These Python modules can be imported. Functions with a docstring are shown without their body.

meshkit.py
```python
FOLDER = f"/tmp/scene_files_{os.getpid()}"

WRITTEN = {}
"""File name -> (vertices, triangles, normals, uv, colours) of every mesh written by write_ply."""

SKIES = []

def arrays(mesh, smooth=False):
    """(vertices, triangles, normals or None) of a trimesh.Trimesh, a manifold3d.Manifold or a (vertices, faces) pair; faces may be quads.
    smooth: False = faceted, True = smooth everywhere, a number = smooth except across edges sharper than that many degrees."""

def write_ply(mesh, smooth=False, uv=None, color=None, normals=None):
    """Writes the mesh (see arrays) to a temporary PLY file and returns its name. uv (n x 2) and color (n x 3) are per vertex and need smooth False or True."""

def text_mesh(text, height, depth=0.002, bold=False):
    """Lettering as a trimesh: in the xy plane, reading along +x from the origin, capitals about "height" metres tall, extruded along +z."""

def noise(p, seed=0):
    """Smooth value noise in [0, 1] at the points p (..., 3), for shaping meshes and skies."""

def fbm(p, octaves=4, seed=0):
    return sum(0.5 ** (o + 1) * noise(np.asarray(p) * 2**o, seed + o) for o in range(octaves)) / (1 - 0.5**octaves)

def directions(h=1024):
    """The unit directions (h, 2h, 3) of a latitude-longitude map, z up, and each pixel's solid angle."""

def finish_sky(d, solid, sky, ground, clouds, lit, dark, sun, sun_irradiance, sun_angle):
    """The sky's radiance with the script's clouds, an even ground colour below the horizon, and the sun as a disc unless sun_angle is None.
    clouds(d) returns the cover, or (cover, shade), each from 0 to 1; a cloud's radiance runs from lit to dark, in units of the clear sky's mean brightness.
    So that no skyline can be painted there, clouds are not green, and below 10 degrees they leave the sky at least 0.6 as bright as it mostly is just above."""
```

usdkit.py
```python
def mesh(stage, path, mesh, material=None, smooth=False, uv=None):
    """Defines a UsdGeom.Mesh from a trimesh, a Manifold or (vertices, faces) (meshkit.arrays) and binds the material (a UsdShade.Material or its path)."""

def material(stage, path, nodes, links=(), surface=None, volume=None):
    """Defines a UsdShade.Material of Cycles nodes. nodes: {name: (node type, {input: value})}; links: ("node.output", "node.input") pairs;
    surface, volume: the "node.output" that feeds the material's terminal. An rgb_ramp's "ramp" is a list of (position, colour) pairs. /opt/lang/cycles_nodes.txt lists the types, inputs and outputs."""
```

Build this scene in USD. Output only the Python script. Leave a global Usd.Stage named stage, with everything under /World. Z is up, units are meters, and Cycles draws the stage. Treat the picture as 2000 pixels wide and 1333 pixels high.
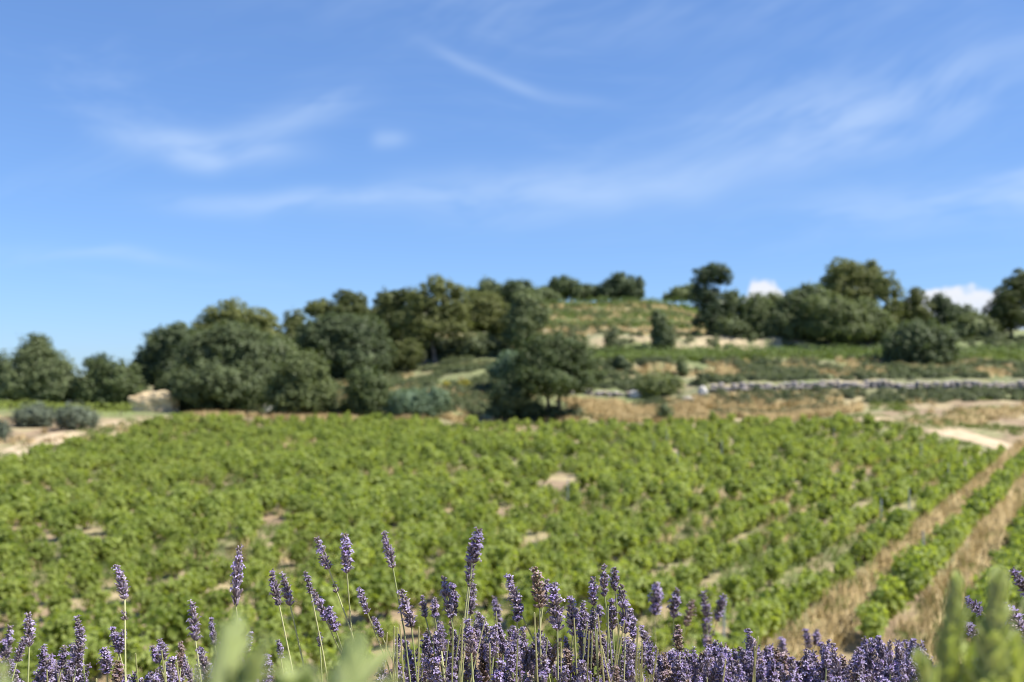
import math
import numpy as np
import trimesh
import usdkit
import meshkit
from pxr import Usd, UsdGeom, UsdLux, UsdShade, Gf, Sdf, Vt

stage = Usd.Stage.CreateInMemory()
UsdGeom.SetStageUpAxis(stage, "Z")
UsdGeom.SetStageMetersPerUnit(stage, 1.0)
UsdGeom.Xform.Define(stage, "/World")
UsdGeom.Scope.Define(stage, "/World/Looks")
RNG = np.random.default_rng(20240611)
PI = math.pi

# ------------------------------------------------------------------ camera, sun, sky, exposure
EYE = 4.3                       # height of the lens above the vineyard floor
F = 1963.0                      # focal length in pixels of the 2000 px wide photograph
HZ = 740.0                      # row of the horizon in the photograph
EXPOSURE = 1.25
cam = UsdGeom.Camera.Define(stage, "/World/camera")
cam.AddTranslateOp().Set(Gf.Vec3d(0, 0, EYE))
cam.AddRotateXOp().Set(90.0)
cam.CreateFocalLengthAttr(50.0)
cam.CreateHorizontalApertureAttr(2 * 50.0 * 1000 / F)
cam.CreateVerticalApertureOffsetAttr((HZ - 666.5) / F * 50.0)
cam.CreateFStopAttr(7.6)
cam.CreateFocusDistanceAttr(1.36)
cam.CreateClippingRangeAttr(Gf.Vec2f(0.05, 20000))
cam.CreateExposureAttr(EXPOSURE)

SUN_AZ, SUN_EL = math.radians(104), math.radians(52)
SUN = np.array([math.sin(SUN_AZ) * math.cos(SUN_EL), math.cos(SUN_AZ) * math.cos(SUN_EL), math.sin(SUN_EL)])
sun = UsdLux.DistantLight.Define(stage, "/World/sun")
sun.CreateIntensityAttr(1.0)
sun.CreateAngleAttr(0.5)
sun.CreateNormalizeAttr(True)
sun.CreateColorAttr(Gf.Vec3f(1.0, 0.95, 0.86))
_z = SUN
_x = np.cross([0, 0, 1.0], _z); _x /= np.linalg.norm(_x)
_y = np.cross(_z, _x)
sun.AddTransformOp().Set(Gf.Matrix4d(*_x, 0, *_y, 0, *_z, 0, 0, 0, 0, 1))
SKY_STRENGTH = 0.085


class Graph:
    """Collects shader nodes and links for usdkit.material."""
    def __init__(self):
        self.n, self.l, self.k = {}, [], 0

    def add(self, kind, **inp):
        self.k += 1
        name = f"n{self.k}"
        vals = {}
        for a, b in inp.items():
            if isinstance(b, str) and "." in b and b.split(".")[0] in self.n:
                self.l.append((b, f"{name}.{a}"))
            else:
                vals[a] = b
        self.n[name] = (kind, vals)
        return name

    def m(self, op, a, b=0.0, c=0.0, clamp=False):
        return self.add("math", math_type=op, value1=a, value2=b, value3=c, use_clamp=clamp) + ".value"


def sky_material():
    g = Graph()
    tc = g.add("texture_coordinate") + ".generated"
    s = g.add("separate_xyz", vector=tc)
    x, y, z = s + ".x", s + ".y", s + ".z"
    az = g.m("multiply", g.m("arctan2", x, y), 180 / PI)
    el = g.m("multiply", g.m("arcsine", z), 180 / PI)
    sky = g.add("sky_texture", sky_type="single_scattering", sun_disc=False, sun_elevation=SUN_EL, sun_rotation=SUN_AZ,
                altitude=300.0, air_density=1.0, aerosol_density=0.25, ozone_density=3.0) + ".color"
    sky = g.add("gamma", color=sky, gamma=0.72) + ".color"
    sky = g.add("mix", mix_type="multiply", fac=1.0, color1=sky, color2=(0.64, 0.90, 1.34)) + ".color"
    # warp of the wisps
    v = g.add("combine_xyz", x=az, y=el, z=0.0) + ".vector"
    w1 = g.add("noise_texture", dimensions="3D", vector=v, scale=0.09, detail=1.6, roughness=0.5)
    wx = g.add("separate_xyz", vector=w1 + ".color")
    azw = g.m("multiply_add", g.m("subtract", wx + ".x", 0.5), 7.0, az)
    elw = g.m("multiply_add", g.m("subtract", wx + ".y", 0.5), 3.6, el)

    def streak_noise(scale, ang, sx, sy, detail=4.0, rough=0.6):
        vv = g.add("combine_xyz", x=azw, y=elw, z=0.0) + ".vector"
        mp = g.add("mapping", mapping_type="texture", vector=vv, rotation=(0, 0, math.radians(ang)), scale=(sx, sy, 1)) + ".vector"
        return g.add("noise_texture", dimensions="3D", vector=mp, scale=scale, detail=detail, roughness=rough) + ".fac"

    fine = streak_noise(1.0, 6, 6.0, 1.7, 3.0, 0.52)
    fine2 = streak_noise(1.0, 22, 6.5, 1.8, 3.0, 0.52)
    soft = streak_noise(1.0, 10, 14.0, 4.0, 2.0, 0.5)

    def blob(a0, e0, a1, e1, width, amp, tex, lo=0.38, hi=0.72):
        """A cloud bank lying between two directions of the sky, broken up by noise."""
        dx, dy = a1 - a0, e1 - e0
        L = math.hypot(dx, dy); ux, uy = dx / L, dy / L
        cx, cy = (a0 + a1) / 2, (e0 + e1) / 2
        px = g.m("subtract", azw, cx); py = g.m("subtract", elw, cy)
        u = g.m("add", g.m("multiply", px, ux), g.m("multiply", py, uy))
        t = g.m("add", g.m("multiply", px, -uy), g.m("multiply", py, ux))
        u = g.m("power", g.m("absolute", g.m("divide", u, L / 2)), 3.0)
        t = g.m("power", g.m("absolute", g.m("divide", t, width)), 2.0)
        fall = g.m("exponent", g.m("multiply", g.m("add", u, t), -1.0))
        tx = g.add("map_range", range_type="smoothstep", value=tex, from_min=lo, from_max=hi, to_min=0.0, to_max=amp, clamp=True) + ".result"
        return g.m("multiply", fall, tx)

    def A(px): return math.degrees(math.atan((px - 1000) / F))
    def E(py): return math.degrees(math.atan((HZ - py) / F))
    parts = [
        blob(A(330), E(412), A(860), E(400), 0.55, 0.30, fine, 0.25, 0.6),
        blob(A(740), E(404), A(1330), E(365), 1.25, 0.32, fine, 0.15, 0.75),
        blob(A(1050), E(400), A(1560), E(345), 1.6, 0.30, soft, 0.2, 0.7),
        blob(A(1300), E(350), A(2050), E(205), 1.7, 0.30, fine2, 0.15, 0.75),
        blob(A(1250), E(250), A(2100), E(190), 2.5, 0.20, fine2, 0.3, 0.75),
        blob(A(1480), E(440), A(2100), E(405), 1.4, 0.26, fine, 0.25, 0.7),
        blob(A(1860), E(420), A(2200), E(390), 0.8, 0.30, fine, 0.25, 0.7),
        blob(A(235), E(300), A(560), E(318), 0.75, 0.40, fine, 0.2, 0.6),
        blob(A(330), E(325), A(440), E(335), 0.6, 0.28, soft, 0.1, 0.5),
        blob(A(460), E(295), A(700), E(190), 0.85, 0.26, fine2, 0.25, 0.65),
        blob(A(730), E(285), A(810), E(280), 0.55, 0.24, soft, 0.1, 0.6),
        blob(A(830), E(92), A(1160), E(200), 0.38, 0.24, soft, 0.1, 0.6),
        blob(A(-60), E(505), A(420), E(522), 0.4, 0.2, fine, 0.25, 0.6),
        blob(A(500), E(20), A(1900), E(15), 2.0, 0.14, fine2, 0.3, 0.75),
    ]
    # the same thin wisps go on over the rest of the sky
    wide = g.add("noise_texture", dimensions="3D", vector=g.add("mapping", mapping_type="texture", vector=tc, scale=(0.9, 0.35, 0.2)) + ".vector", scale=2.2, detail=5.0, roughness=0.62, distortion=0.8) + ".fac"
    parts.append(g.add("map_range", range_type="smoothstep", value=wide, from_min=0.5, from_max=0.8, to_min=0.0, to_max=0.13, clamp=True) + ".result")
    cov = parts[0]
    for p in parts[1:]:
        cov = g.m("add", cov, p)
    cov = g.m("minimum", cov, 0.62)
    cov = g.m("multiply", cov, g.add("map_range", range_type="smoothstep", value=el, from_min=0.0, from_max=4.0, to_min=0.0, to_max=1.0, clamp=True) + ".result")
    # low heaped clouds standing behind the hill
    cn = g.add("noise_texture", dimensions="3D", vector=g.add("combine_xyz", x=az, y=el, z=3.7) + ".vector", scale=0.55, detail=4.0, roughness=0.55) + ".fac"

    def heap(a, hw, top):
        d = g.m("power", g.m("absolute", g.m("divide", g.m("subtract", az, a), hw)), 4.0)
        ht = g.m("multiply", g.m("exponent", g.m("multiply", d, -1.0)), top)
        ht = g.m("multiply_add", g.m("subtract", cn, 0.5), 2.2, ht)
        return g.add("map_range", range_type="smoothstep", value=g.m("subtract", ht, el), from_min=-0.05, from_max=0.45, to_min=0.0, to_max=1.0, clamp=True) + ".result"
    h = g.m("maximum", heap(A(1490), 1.7, E(548)), heap(A(1870), 4.2, E(572)))
    h = g.m("maximum", h, heap(-50.0, 9.0, 5.0))
    h = g.m("maximum", h, heap(60.0, 14.0, 4.5))
    h = g.m("multiply", h, g.add("map_range", range_type="smoothstep", value=el, from_min=1.2, from_max=4.6, to_min=0.25, to_max=0.95, clamp=True) + ".result")
    c1 = g.add("mix", mix_type="mix", fac=cov, color1=sky, color2=(3.5, 4.3, 5.5)) + ".color"
    c2 = g.add("mix", mix_type="mix", fac=h, color1=c1, color2=(4.5, 4.6, 4.9)) + ".color"
    bg = g.add("background_shader", color=c2, strength=SKY_STRENGTH)
    return usdkit.material(stage, "/World/Looks/sky", g.n, g.l, surface=bg + ".background")


dome = UsdLux.DomeLight.Define(stage, "/World/sky")
UsdShade.MaterialBindingAPI.Apply(dome.GetPrim()).Bind(sky_material())
dome.GetPrim().SetCustomDataByKey("kind", "structure")

# ------------------------------------------------------------------ naming and tagging
_used = {}


def numbered(parent, name):
    k = (parent, name)
    i = _used.get(k, 0); _used[k] = i + 1
    return f"{parent}/{name}" + (f"_{i:03d}" if i else "")


def tag(p, label=None, category=None, group=None, kind=None):
    p = p.GetPrim() if hasattr(p, "GetPrim") else p
    for k, v in (("label", label), ("category", category), ("group", group), ("kind", kind)):
        if v:
            p.SetCustomDataByKey(k, v)
    return p


def thing(name, label, category, loc=(0, 0, 0), rotz=0.0, group=None, scale=None):
    x = UsdGeom.Xform.Define(stage, numbered("/World", name))
    x.AddTranslateOp().Set(Gf.Vec3d(*map(float, loc)))
    x.AddRotateZOp().Set(float(rotz))
    if scale is not None:
        x.AddScaleOp().Set(Gf.Vec3f(*([scale] * 3 if np.ndim(scale) == 0 else scale)))
    tag(x, label, category, group)
    return x


def obj(name, mesh, mat, parent="/World", smooth=False, tint=None):
    parent = parent if isinstance(parent, str) else str(parent.GetPath())
    m = usdkit.mesh(stage, numbered(parent, name), mesh, mat, smooth=smooth)
    if tint is not None:
        UsdGeom.PrimvarsAPI(m).CreatePrimvar("tint", Sdf.ValueTypeNames.Color3fArray, "vertex").Set(Vt.Vec3fArray.FromNumpy(np.asarray(tint, np.float32)))
    return m


# ------------------------------------------------------------------ materials
def leaf_material(name, dark, light, transl=0.3, rough=0.5, gloss=0.06, own=0.25, tcol=None):
    g = Graph()
    isl = g.add("geometry") + ".random_per_island"
    ob = g.add("object_info") + ".random"
    t = g.m("multiply_add", isl, 1 - own, g.m("multiply", ob, own))
    col = g.add("mix", mix_type="mix", fac=t, color1=dark, color2=light) + ".color"
    d = g.add("principled_bsdf", base_color=col, roughness=rough, specular_ior_level=gloss * 4) + ".BSDF"
    tc = g.add("mix", mix_type="multiply", fac=1.0, color1=col, color2=tcol or (1.25, 1.35, 0.55)) + ".color"
    tr = g.add("translucent_bsdf", color=tc) + ".BSDF"
    o = g.add("mix_closure", fac=transl, closure1=d, closure2=tr)
    return usdkit.material(stage, f"/World/Looks/{name}", g.n, g.l, surface=o + ".closure")


def plain_material(name, c1, c2, scale=6.0, rough=0.85, bump=0.3, dist=0.02, coord="position"):
    g = Graph()
    pos = (g.add("geometry") + ".position") if coord == "position" else (g.add("texture_coordinate") + ".object")
    n = g.add("noise_texture", vector=pos, scale=scale, detail=6.0, roughness=0.62)
    r = g.add("map_range", range_type="smoothstep", value=n + ".fac", from_min=0.3, from_max=0.7, to_min=0.0, to_max=1.0, clamp=True) + ".result"
    col = g.add("mix", mix_type="mix", fac=r, color1=c1, color2=c2) + ".color"
    b = g.add("bump", height=n + ".fac", strength=bump, distance=dist) + ".normal"
    p = g.add("principled_bsdf", base_color=col, roughness=rough, specular_ior_level=0.25, normal=b)
    return usdkit.material(stage, f"/World/Looks/{name}", g.n, g.l, surface=p + ".BSDF")


def tinted_material(name, rough=0.8, transl=0.0, vary=0.35, scale=30.0, bump=0.0, dist=0.02, island=False):
    """The base colour is the mesh's own 'tint', varied by noise."""
    g = Graph()
    at = g.add("attribute", attribute="tint") + ".color"
    pos = g.add("geometry")
    n = g.add("noise_texture", vector=pos + ".position", scale=scale, detail=7.0, roughness=0.68)
    f = (pos + ".random_per_island") if island else n + ".fac"
    k = g.add("map_range", value=f, from_min=0.0 if island else 0.25, from_max=1.0 if island else 0.75, to_min=1 - vary, to_max=1 + vary, clamp=True) + ".result"
    kv = g.add("combine_xyz", x=k, y=k, z=k) + ".vector"
    col = g.add("mix", mix_type="multiply", fac=1.0, color1=at, color2=kv) + ".color"
    inp = dict(base_color=col, roughness=rough, specular_ior_level=0.25)
    if bump:
        inp["normal"] = g.add("bump", height=n + ".fac", strength=bump, distance=dist) + ".normal"
    o = g.add("principled_bsdf", **inp) + ".BSDF"
    if transl:
        tr = g.add("translucent_bsdf", color=col) + ".BSDF"
        o = g.add("mix_closure", fac=transl, closure1=o, closure2=tr) + ".closure"
    return usdkit.material(stage, f"/World/Looks/{name}", g.n, g.l, surface=o)


M = {
    "ground": tinted_material("ground", rough=0.95, vary=0.38, scale=2.6, bump=0.6, dist=0.12),
    "path": plain_material("path", (0.40, 0.30, 0.185), (0.52, 0.42, 0.28), 1.3, 0.95, 0.5, 0.06),
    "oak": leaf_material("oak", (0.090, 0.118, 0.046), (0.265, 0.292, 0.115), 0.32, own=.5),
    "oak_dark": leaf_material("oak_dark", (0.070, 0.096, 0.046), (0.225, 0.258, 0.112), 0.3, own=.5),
    "pine": leaf_material("pine", (0.090, 0.106, 0.034), (0.275, 0.285, 0.095), 0.3, own=.5),
    "olive": leaf_material("olive", (0.12, 0.145, 0.10), (0.27, 0.30, 0.215), 0.22),
    "broom": leaf_material("broom", (0.13, 0.185, 0.11), (0.25, 0.32, 0.19), 0.25),
    "scrub": leaf_material("scrub", (0.10, 0.125, 0.06), (0.25, 0.26, 0.13), 0.28),
    "hedge": leaf_material("hedge", (0.045, 0.075, 0.025), (0.12, 0.165, 0.05), 0.25),
    "terrace_vine": leaf_material("terrace_vine", (0.105, 0.15, 0.04), (0.25, 0.32, 0.09), 0.35),
    "vine": leaf_material("vine", (0.20, 0.255, 0.060), (0.52, 0.575, 0.175), 0.52, own=.4, tcol=(1.4, 1.4, 0.55)),
    "straw": leaf_material("straw", (0.48, 0.365, 0.185), (0.77, 0.63, 0.36), 0.3, tcol=(1, 1, 0.9)),
    "green_grass": leaf_material("green_grass", (0.12, 0.165, 0.045), (0.27, 0.32, 0.11), 0.35),
    "yellow": leaf_material("yellow", (0.30, 0.27, 0.04), (0.5, 0.42, 0.05), 0.2),
    "bark": plain_material("bark", (0.06, 0.048, 0.036), (0.15, 0.125, 0.10), 9.0, 0.9, 0.6, 0.03),
    "pine_bark": plain_material("pine_bark", (0.10, 0.075, 0.055), (0.24, 0.19, 0.15), 7.0, 0.9, 0.6, 0.03),
    "vine_wood": plain_material("vine_wood", (0.05, 0.038, 0.028), (0.13, 0.10, 0.075), 40.0, 0.9, 0.6, 0.01),
    "stake": plain_material("stake", (0.20, 0.22, 0.24), (0.33, 0.35, 0.37), 20.0, 0.55, 0.1, 0.005),
    "wall_stone": plain_material("wall_stone", (0.22, 0.19, 0.17), (0.44, 0.39, 0.355), 3.2, 0.92, 0.6, 0.05),
    "wall_stone_warm": plain_material("wall_stone_warm", (0.27, 0.225, 0.18), (0.50, 0.42, 0.34), 3.6, 0.92, 0.6, 0.05),
    "sandstone": plain_material("sandstone", (0.34, 0.25, 0.14), (0.62, 0.50, 0.31), 0.9, 0.95, 0.8, 0.15),
    "limestone": plain_material("limestone", (0.42, 0.39, 0.35), (0.68, 0.65, 0.60), 2.0, 0.95, 0.6, 0.06),
    "flower": tinted_material("flower", rough=0.7, transl=0.22, vary=0.45, island=True),
    "stem": tinted_material("stem", rough=0.6, transl=0.15, vary=0.2, scale=60.0),
    "lav_leaf": leaf_material("lav_leaf", (0.13, 0.165, 0.085), (0.25, 0.30, 0.16), 0.3),
    "shoot_leaf": leaf_material("shoot_leaf", (0.45, 0.51, 0.23), (0.70, 0.75, 0.43), 0.55, tcol=(1.12, 1.12, 0.85)),
    "needle_leaf": leaf_material("needle_leaf", (0.52, 0.57, 0.24), (0.80, 0.84, 0.46), 0.55, tcol=(1.12, 1.12, 0.8)),
    "shoot_stem": plain_material("shoot_stem", (0.24, 0.28, 0.12), (0.34, 0.38, 0.18), 60.0, 0.7, 0.1, 0.001),
}

# ------------------------------------------------------------------ terrain
# hill profiles: bearing (as the photograph's column) -> (distance, row of the photograph or ground height)


def zpy(D, py): return EYE + (HZ - py) / F * D


def prof(*pts):
    d, z = [], []
    for D, kind, v in pts:
        d.append(D); z.append(zpy(D, v) if kind == "p" else v)
    d += [420, 900, 9000]; z += [-2.0, -4.0, -4.0]
    return np.array(d, float), np.array(z, float)


P, Z = "p", "z"
COLS = {
    -900: prof((0, Z, 0), (50, Z, 0), (60, Z, .5), (70, Z, 1.0), (80, Z, 1.7), (90, Z, 1.9), (150, Z, 2), (260, Z, 0)),
    0: prof((0, Z, 0), (50, Z, 0), (60, Z, .55), (70, Z, 1.15), (80, P, 800), (90, P, 790), (110, Z, 2.1), (150, Z, 2), (260, Z, 0)),
    270: prof((0, Z, 0), (50, Z, 0), (70, Z, 1.0), (76, P, 815), (84, P, 801), (92, P, 768), (105, P, 737), (125, P, 720), (150, Z, 6), (200, Z, 3), (260, Z, 0)),
    500: prof((0, Z, 0), (50, Z, 0), (70, Z, .65), (76, P, 820), (84, P, 806), (92, P, 770), (105, P, 727), (125, P, 690), (150, P, 668), (190, Z, 8), (260, Z, 2)),
    750: prof((0, Z, 0), (50, Z, 0), (70, Z, .5), (76, P, 824), (79, P, 815), (84, P, 780), (92, P, 755), (99, P, 738), (101, P, 728), (106, P, 702), (108, P, 690), (115, P, 665), (125, P, 645), (135, P, 622), (150, P, 602), (190, Z, 13), (260, Z, 5)),
    1000: prof((0, Z, 0), (50, Z, 0), (70, Z, .5), (76, P, 827), (79, P, 818), (86, P, 768), (95, P, 722), (103, P, 697), (106, P, 686), (108, P, 672), (115, P, 655), (116.2, P, 645), (124, P, 634), (125.2, P, 624), (135, P, 612), (136.2, P, 603), (150, P, 594), (190, Z, 14.5), (260, Z, 6)),
    1250: prof((0, Z, 0), (50, Z, 0), (70, Z, .5), (76, P, 828), (80, P, 818), (83, P, 797), (86, P, 770), (95, P, 724), (97, P, 707), (103, P, 694), (106, P, 686), (107.6, P, 657), (115, P, 650), (116.2, P, 641), (124, P, 633), (125.2, P, 622), (135, P, 613), (136.2, P, 602), (150, P, 591), (190, Z, 14.5), (260, Z, 6)),
    1500: prof((0, Z, 0), (50, Z, 0), (70, Z, .6), (76, P, 824), (80, P, 814), (83, P, 787), (84.8, P, 766), (86.0, P, 745), (95, P, 720), (97, P, 702), (103, P, 692), (108, P, 684), (109.5, P, 662), (120, P, 655), (150, P, 622), (190, Z, 12), (260, Z, 5)),
    1750: prof((0, Z, 0), (45, Z, 0), (58, Z, .25), (66, P, 836), (72, P, 822), (76, P, 806), (80, P, 797), (83, P, 784), (84.8, P, 764), (86.0, P, 743), (95, P, 717), (97, P, 706), (103, P, 694), (108, P, 686), (109.5, P, 667), (120, P, 660), (150, P, 640), (190, Z, 11), (260, Z, 4)),
    2000: prof((0, Z, 0), (45, Z, 0), (57, P, 886), (60, P, 868), (66, P, 835), (70, P, 815), (76, P, 796), (80, P, 790), (83, P, 782), (84.8, P, 763), (86.0, P, 741), (95, P, 716), (97, P, 705), (103, P, 692), (108, P, 685), (109.5, P, 669), (120, P, 662), (150, P, 645), (190, Z, 11), (260, Z, 4)),
    2900: prof((0, Z, 0), (45, Z, 0), (57, Z, .1), (66, Z, 1.0), (76, Z, 2.1), (84.8, Z, 3.2), (86.0, Z, 4.2), (97, Z, 6.0), (109.5, Z, 8.0), (150, Z, 11.0), (190, Z, 11), (260, Z, 4)),
}
CX = np.array(sorted(COLS), float)


def terrain(X, Y, rough=True):
    X, Y = np.broadcast_arrays(np.asarray(X, float), np.asarray(Y, float))
    Yc = np.maximum(Y, 1.0)
    px = np.clip(1000 + F * X / Yc, CX[0], CX[-1])
    zs = np.stack([np.interp(Yc, *COLS[c]) for c in CX])
    i = np.clip(np.searchsorted(CX, px) - 1, 0, len(CX) - 2)
    t = (px - CX[i]) / (CX[i + 1] - CX[i]); t = t * t * (3 - 2 * t)
    flat = zs.reshape(len(CX), -1); k = np.arange(flat.shape[1])
    z = (flat[i.ravel(), k] * (1 - t.ravel()) + flat[i.ravel() + 1, k] * t.ravel()).reshape(X.shape)
    bank = np.interp(Y, [-60, 0, 1.95, 10.6, 13], [3.2, 3.4, 3.36, 0.0, 0.0])
    z = np.where(Y < 13, bank, z)
    if rough:
        q = np.stack([X, Y, 0 * X], -1)
        amp = np.interp(Y, [0, 12, 30, 75, 90, 300], [.03, .06, .1, .14, .3, .6])
        z = z + amp * (meshkit.fbm(q * 0.35, 3, 5) - 0.5) * 2 * np.where(Y < 3, .3, 1)
    return z


def at(px, D):
    """Point of the ground at a bearing and distance."""
    X = (px - 1000) / F * D
    return np.array([X, D, float(terrain(X, D))])


def up(px, py, D):
    return np.array([(px - 1000) / F * D, D, EYE + (HZ - py) / F * D])


def mixc(a, b, t):
    t = np.asarray(t)[..., None]
    return a * (1 - t) + b * t


def sstep(x, a, b):
    t = np.clip((x - a) / (b - a), 0, 1)
    return t * t * (3 - 2 * t)


SOIL, STRAW, GREEN = np.array([.265, .19, .12]), np.array([.385, .315, .18]), np.array([.14, .17, .065])
SCRUBC, PALE, BROWN = np.array([.185, .185, .10]), np.array([.42, .335, .215]), np.array([.25, .185, .115])


def ground_tint(X, Y):
    q = np.stack([X, Y, 0 * X], -1)
    n1, n2, n3 = meshkit.fbm(q * 0.12, 4, 11), meshkit.fbm(q * 0.5, 3, 23), meshkit.fbm(q * 1.6, 2, 31)
    px = 1000 + F * X / np.maximum(Y, 1)
    c = np.broadcast_to(SOIL, X.shape + (3,)).copy()
    c = mixc(c, STRAW, .75 * sstep(n2, .42, .62))
    c = mixc(c, GREEN, .62 * sstep(n1 * .6 + n3 * .4, .44, .62))
    hill = sstep(Y, 76, 80)
    h = mixc(np.broadcast_to(SCRUBC, c.shape), STRAW, .6 * sstep(n2, .50, .66))
    h = mixc(h, GREEN, .75 * sstep(n1, .42, .56))
    c = mixc(c, h, hill)
    right = sstep(px, 1080, 1180)
    c = mixc(c, STRAW * 1.08, .75 * right * sstep(Y, 76.5, 78) * (1 - sstep(Y, 83, 84.5)) * (1 - sstep(px, 1650, 1750)))
    c = mixc(c, STRAW * .95, .6 * right * sstep(Y, 90, 92) * (1 - sstep(Y, 96.5, 97)) * sstep(n2, .4, .55))
    c = mixc(c, GREEN * 1.05, .8 * right * sstep(Y, 96.8, 97.4) * (1 - sstep(Y, 106.5, 107)))
    c = mixc(c, PALE, .85 * sstep(px, 1140, 1180) * (1 - sstep(px, 1720, 1760)) * sstep(Y, 106, 106.6) * (1 - sstep(Y, 109.6, 110.2)) * sstep(n2, .3, .5))
    c = mixc(c, GREEN * 1.1, .8 * sstep(px, 980, 1040) * (1 - sstep(px, 1380, 1440)) * sstep(Y, 115.8, 116.6))
    c = mixc(c, PALE * .8, .6 * (px > 1040) * (px < 1360) * (sstep(Y, 114.6, 115) * (1 - sstep(Y, 116.2, 116.6)) + sstep(Y, 134.6, 135) * (1 - sstep(Y, 136.2, 136.6))))
    mound = sstep(px, 1660, 1740) * sstep(Y, 57, 61) * (1 - sstep(Y, 82, 84))
    m = mixc(np.broadcast_to(BROWN, c.shape), STRAW * .85, .8 * sstep(n2, .4, .6))
    m = mixc(m, GREEN * 1.15, .75 * sstep(n1 * .7 + .3 * n2, .48, .6))
    c = mixc(c, m, mound)
    p_row = X * .8625 - Y * .506
    trk = np.exp(-((p_row + 4.05) / .55) ** 2) + np.exp(-((p_row + 2.3) / .45) ** 2)
    c = mixc(c, np.array([.27, .215, .095]), np.clip(trk, 0, 1) * .85 * (Y > 12) * (Y < 60))
    c = mixc(c, GREEN * .8, sstep(p_row, -1.7, -1.1) * (Y > 12) * (Y < 56))
    leftg = (px < 265) * sstep(Y, 74, 76) * (1 - sstep(Y, 84, 86))
    c = mixc(c, GREEN * 1.2, .7 * leftg)
    return c * (0.82 + .36 * n3)[..., None]


tt = np.concatenate([np.linspace(-2.6, -.56, 42), np.linspace(-.55, .55, 235), np.linspace(.56, 2.6, 42)])
yy = np.concatenate([-np.geomspace(900, 8, 22), np.arange(-6, 14, .5), np.arange(14, 74, .6), np.arange(74, 112, .3), np.arange(112, 160, .7), np.geomspace(162, 7000, 40)])
GY, GT = np.meshgrid(yy, tt, indexing="ij")
GX = GT * (np.abs(GY) + 22)
GZ = terrain(GX, GY)
nr, nc = GX.shape
ii = (np.arange(nr - 1)[:, None] * nc + np.arange(nc - 1)[None]).ravel()
gq = np.stack([ii, ii + 1, ii + nc + 1, ii + nc], -1)
gv = np.stack([GX, GY, GZ], -1).reshape(-1, 3)
tag(obj("ground", (gv, gq), M["ground"], smooth=True, tint=ground_tint(GX, GY).reshape(-1, 3)), "dry earth and grass of the vineyard floor and the terraced hill", "ground", kind="structure")


def ribbon(pts, width, lift=0.02, step=0.6):
    """A strip of path laid on the terrain."""
    p = np.array(pts, float)
    d = np.concatenate([[0], np.cumsum(np.linalg.norm(np.diff(p, axis=0), axis=1))])
    s = np.arange(0, d[-1], step)
    c = np.stack([np.interp(s, d, p[:, k]) for k in range(2)], -1)
    t = np.gradient(c, axis=0); t /= np.linalg.norm(t, axis=1, keepdims=True)
    nrm = np.stack([-t[:, 1], t[:, 0]], -1)
    K = 7
    w = width * (0.8 + .4 * meshkit.fbm(np.stack([s * .3, 0 * s, 0 * s], -1), 3, 3))
    o = np.linspace(-.5, .5, K)
    xy = c[:, None] + nrm[:, None] * (o[None, :, None] * w[:, None, None])
    z = terrain(xy[..., 0], xy[..., 1]) + lift + .05 * (1 - (2 * o) ** 2)[None]
    v = np.concatenate([xy, z[..., None]], -1).reshape(-1, 3)
    i = (np.arange(len(s) - 1)[:, None] * K + np.arange(K - 1)[None]).ravel()
    return v, np.stack([i, i + 1, i + K + 1, i + K], -1)


def gp(px, py, D): return ((px - 1000) / F * D, D)


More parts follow.
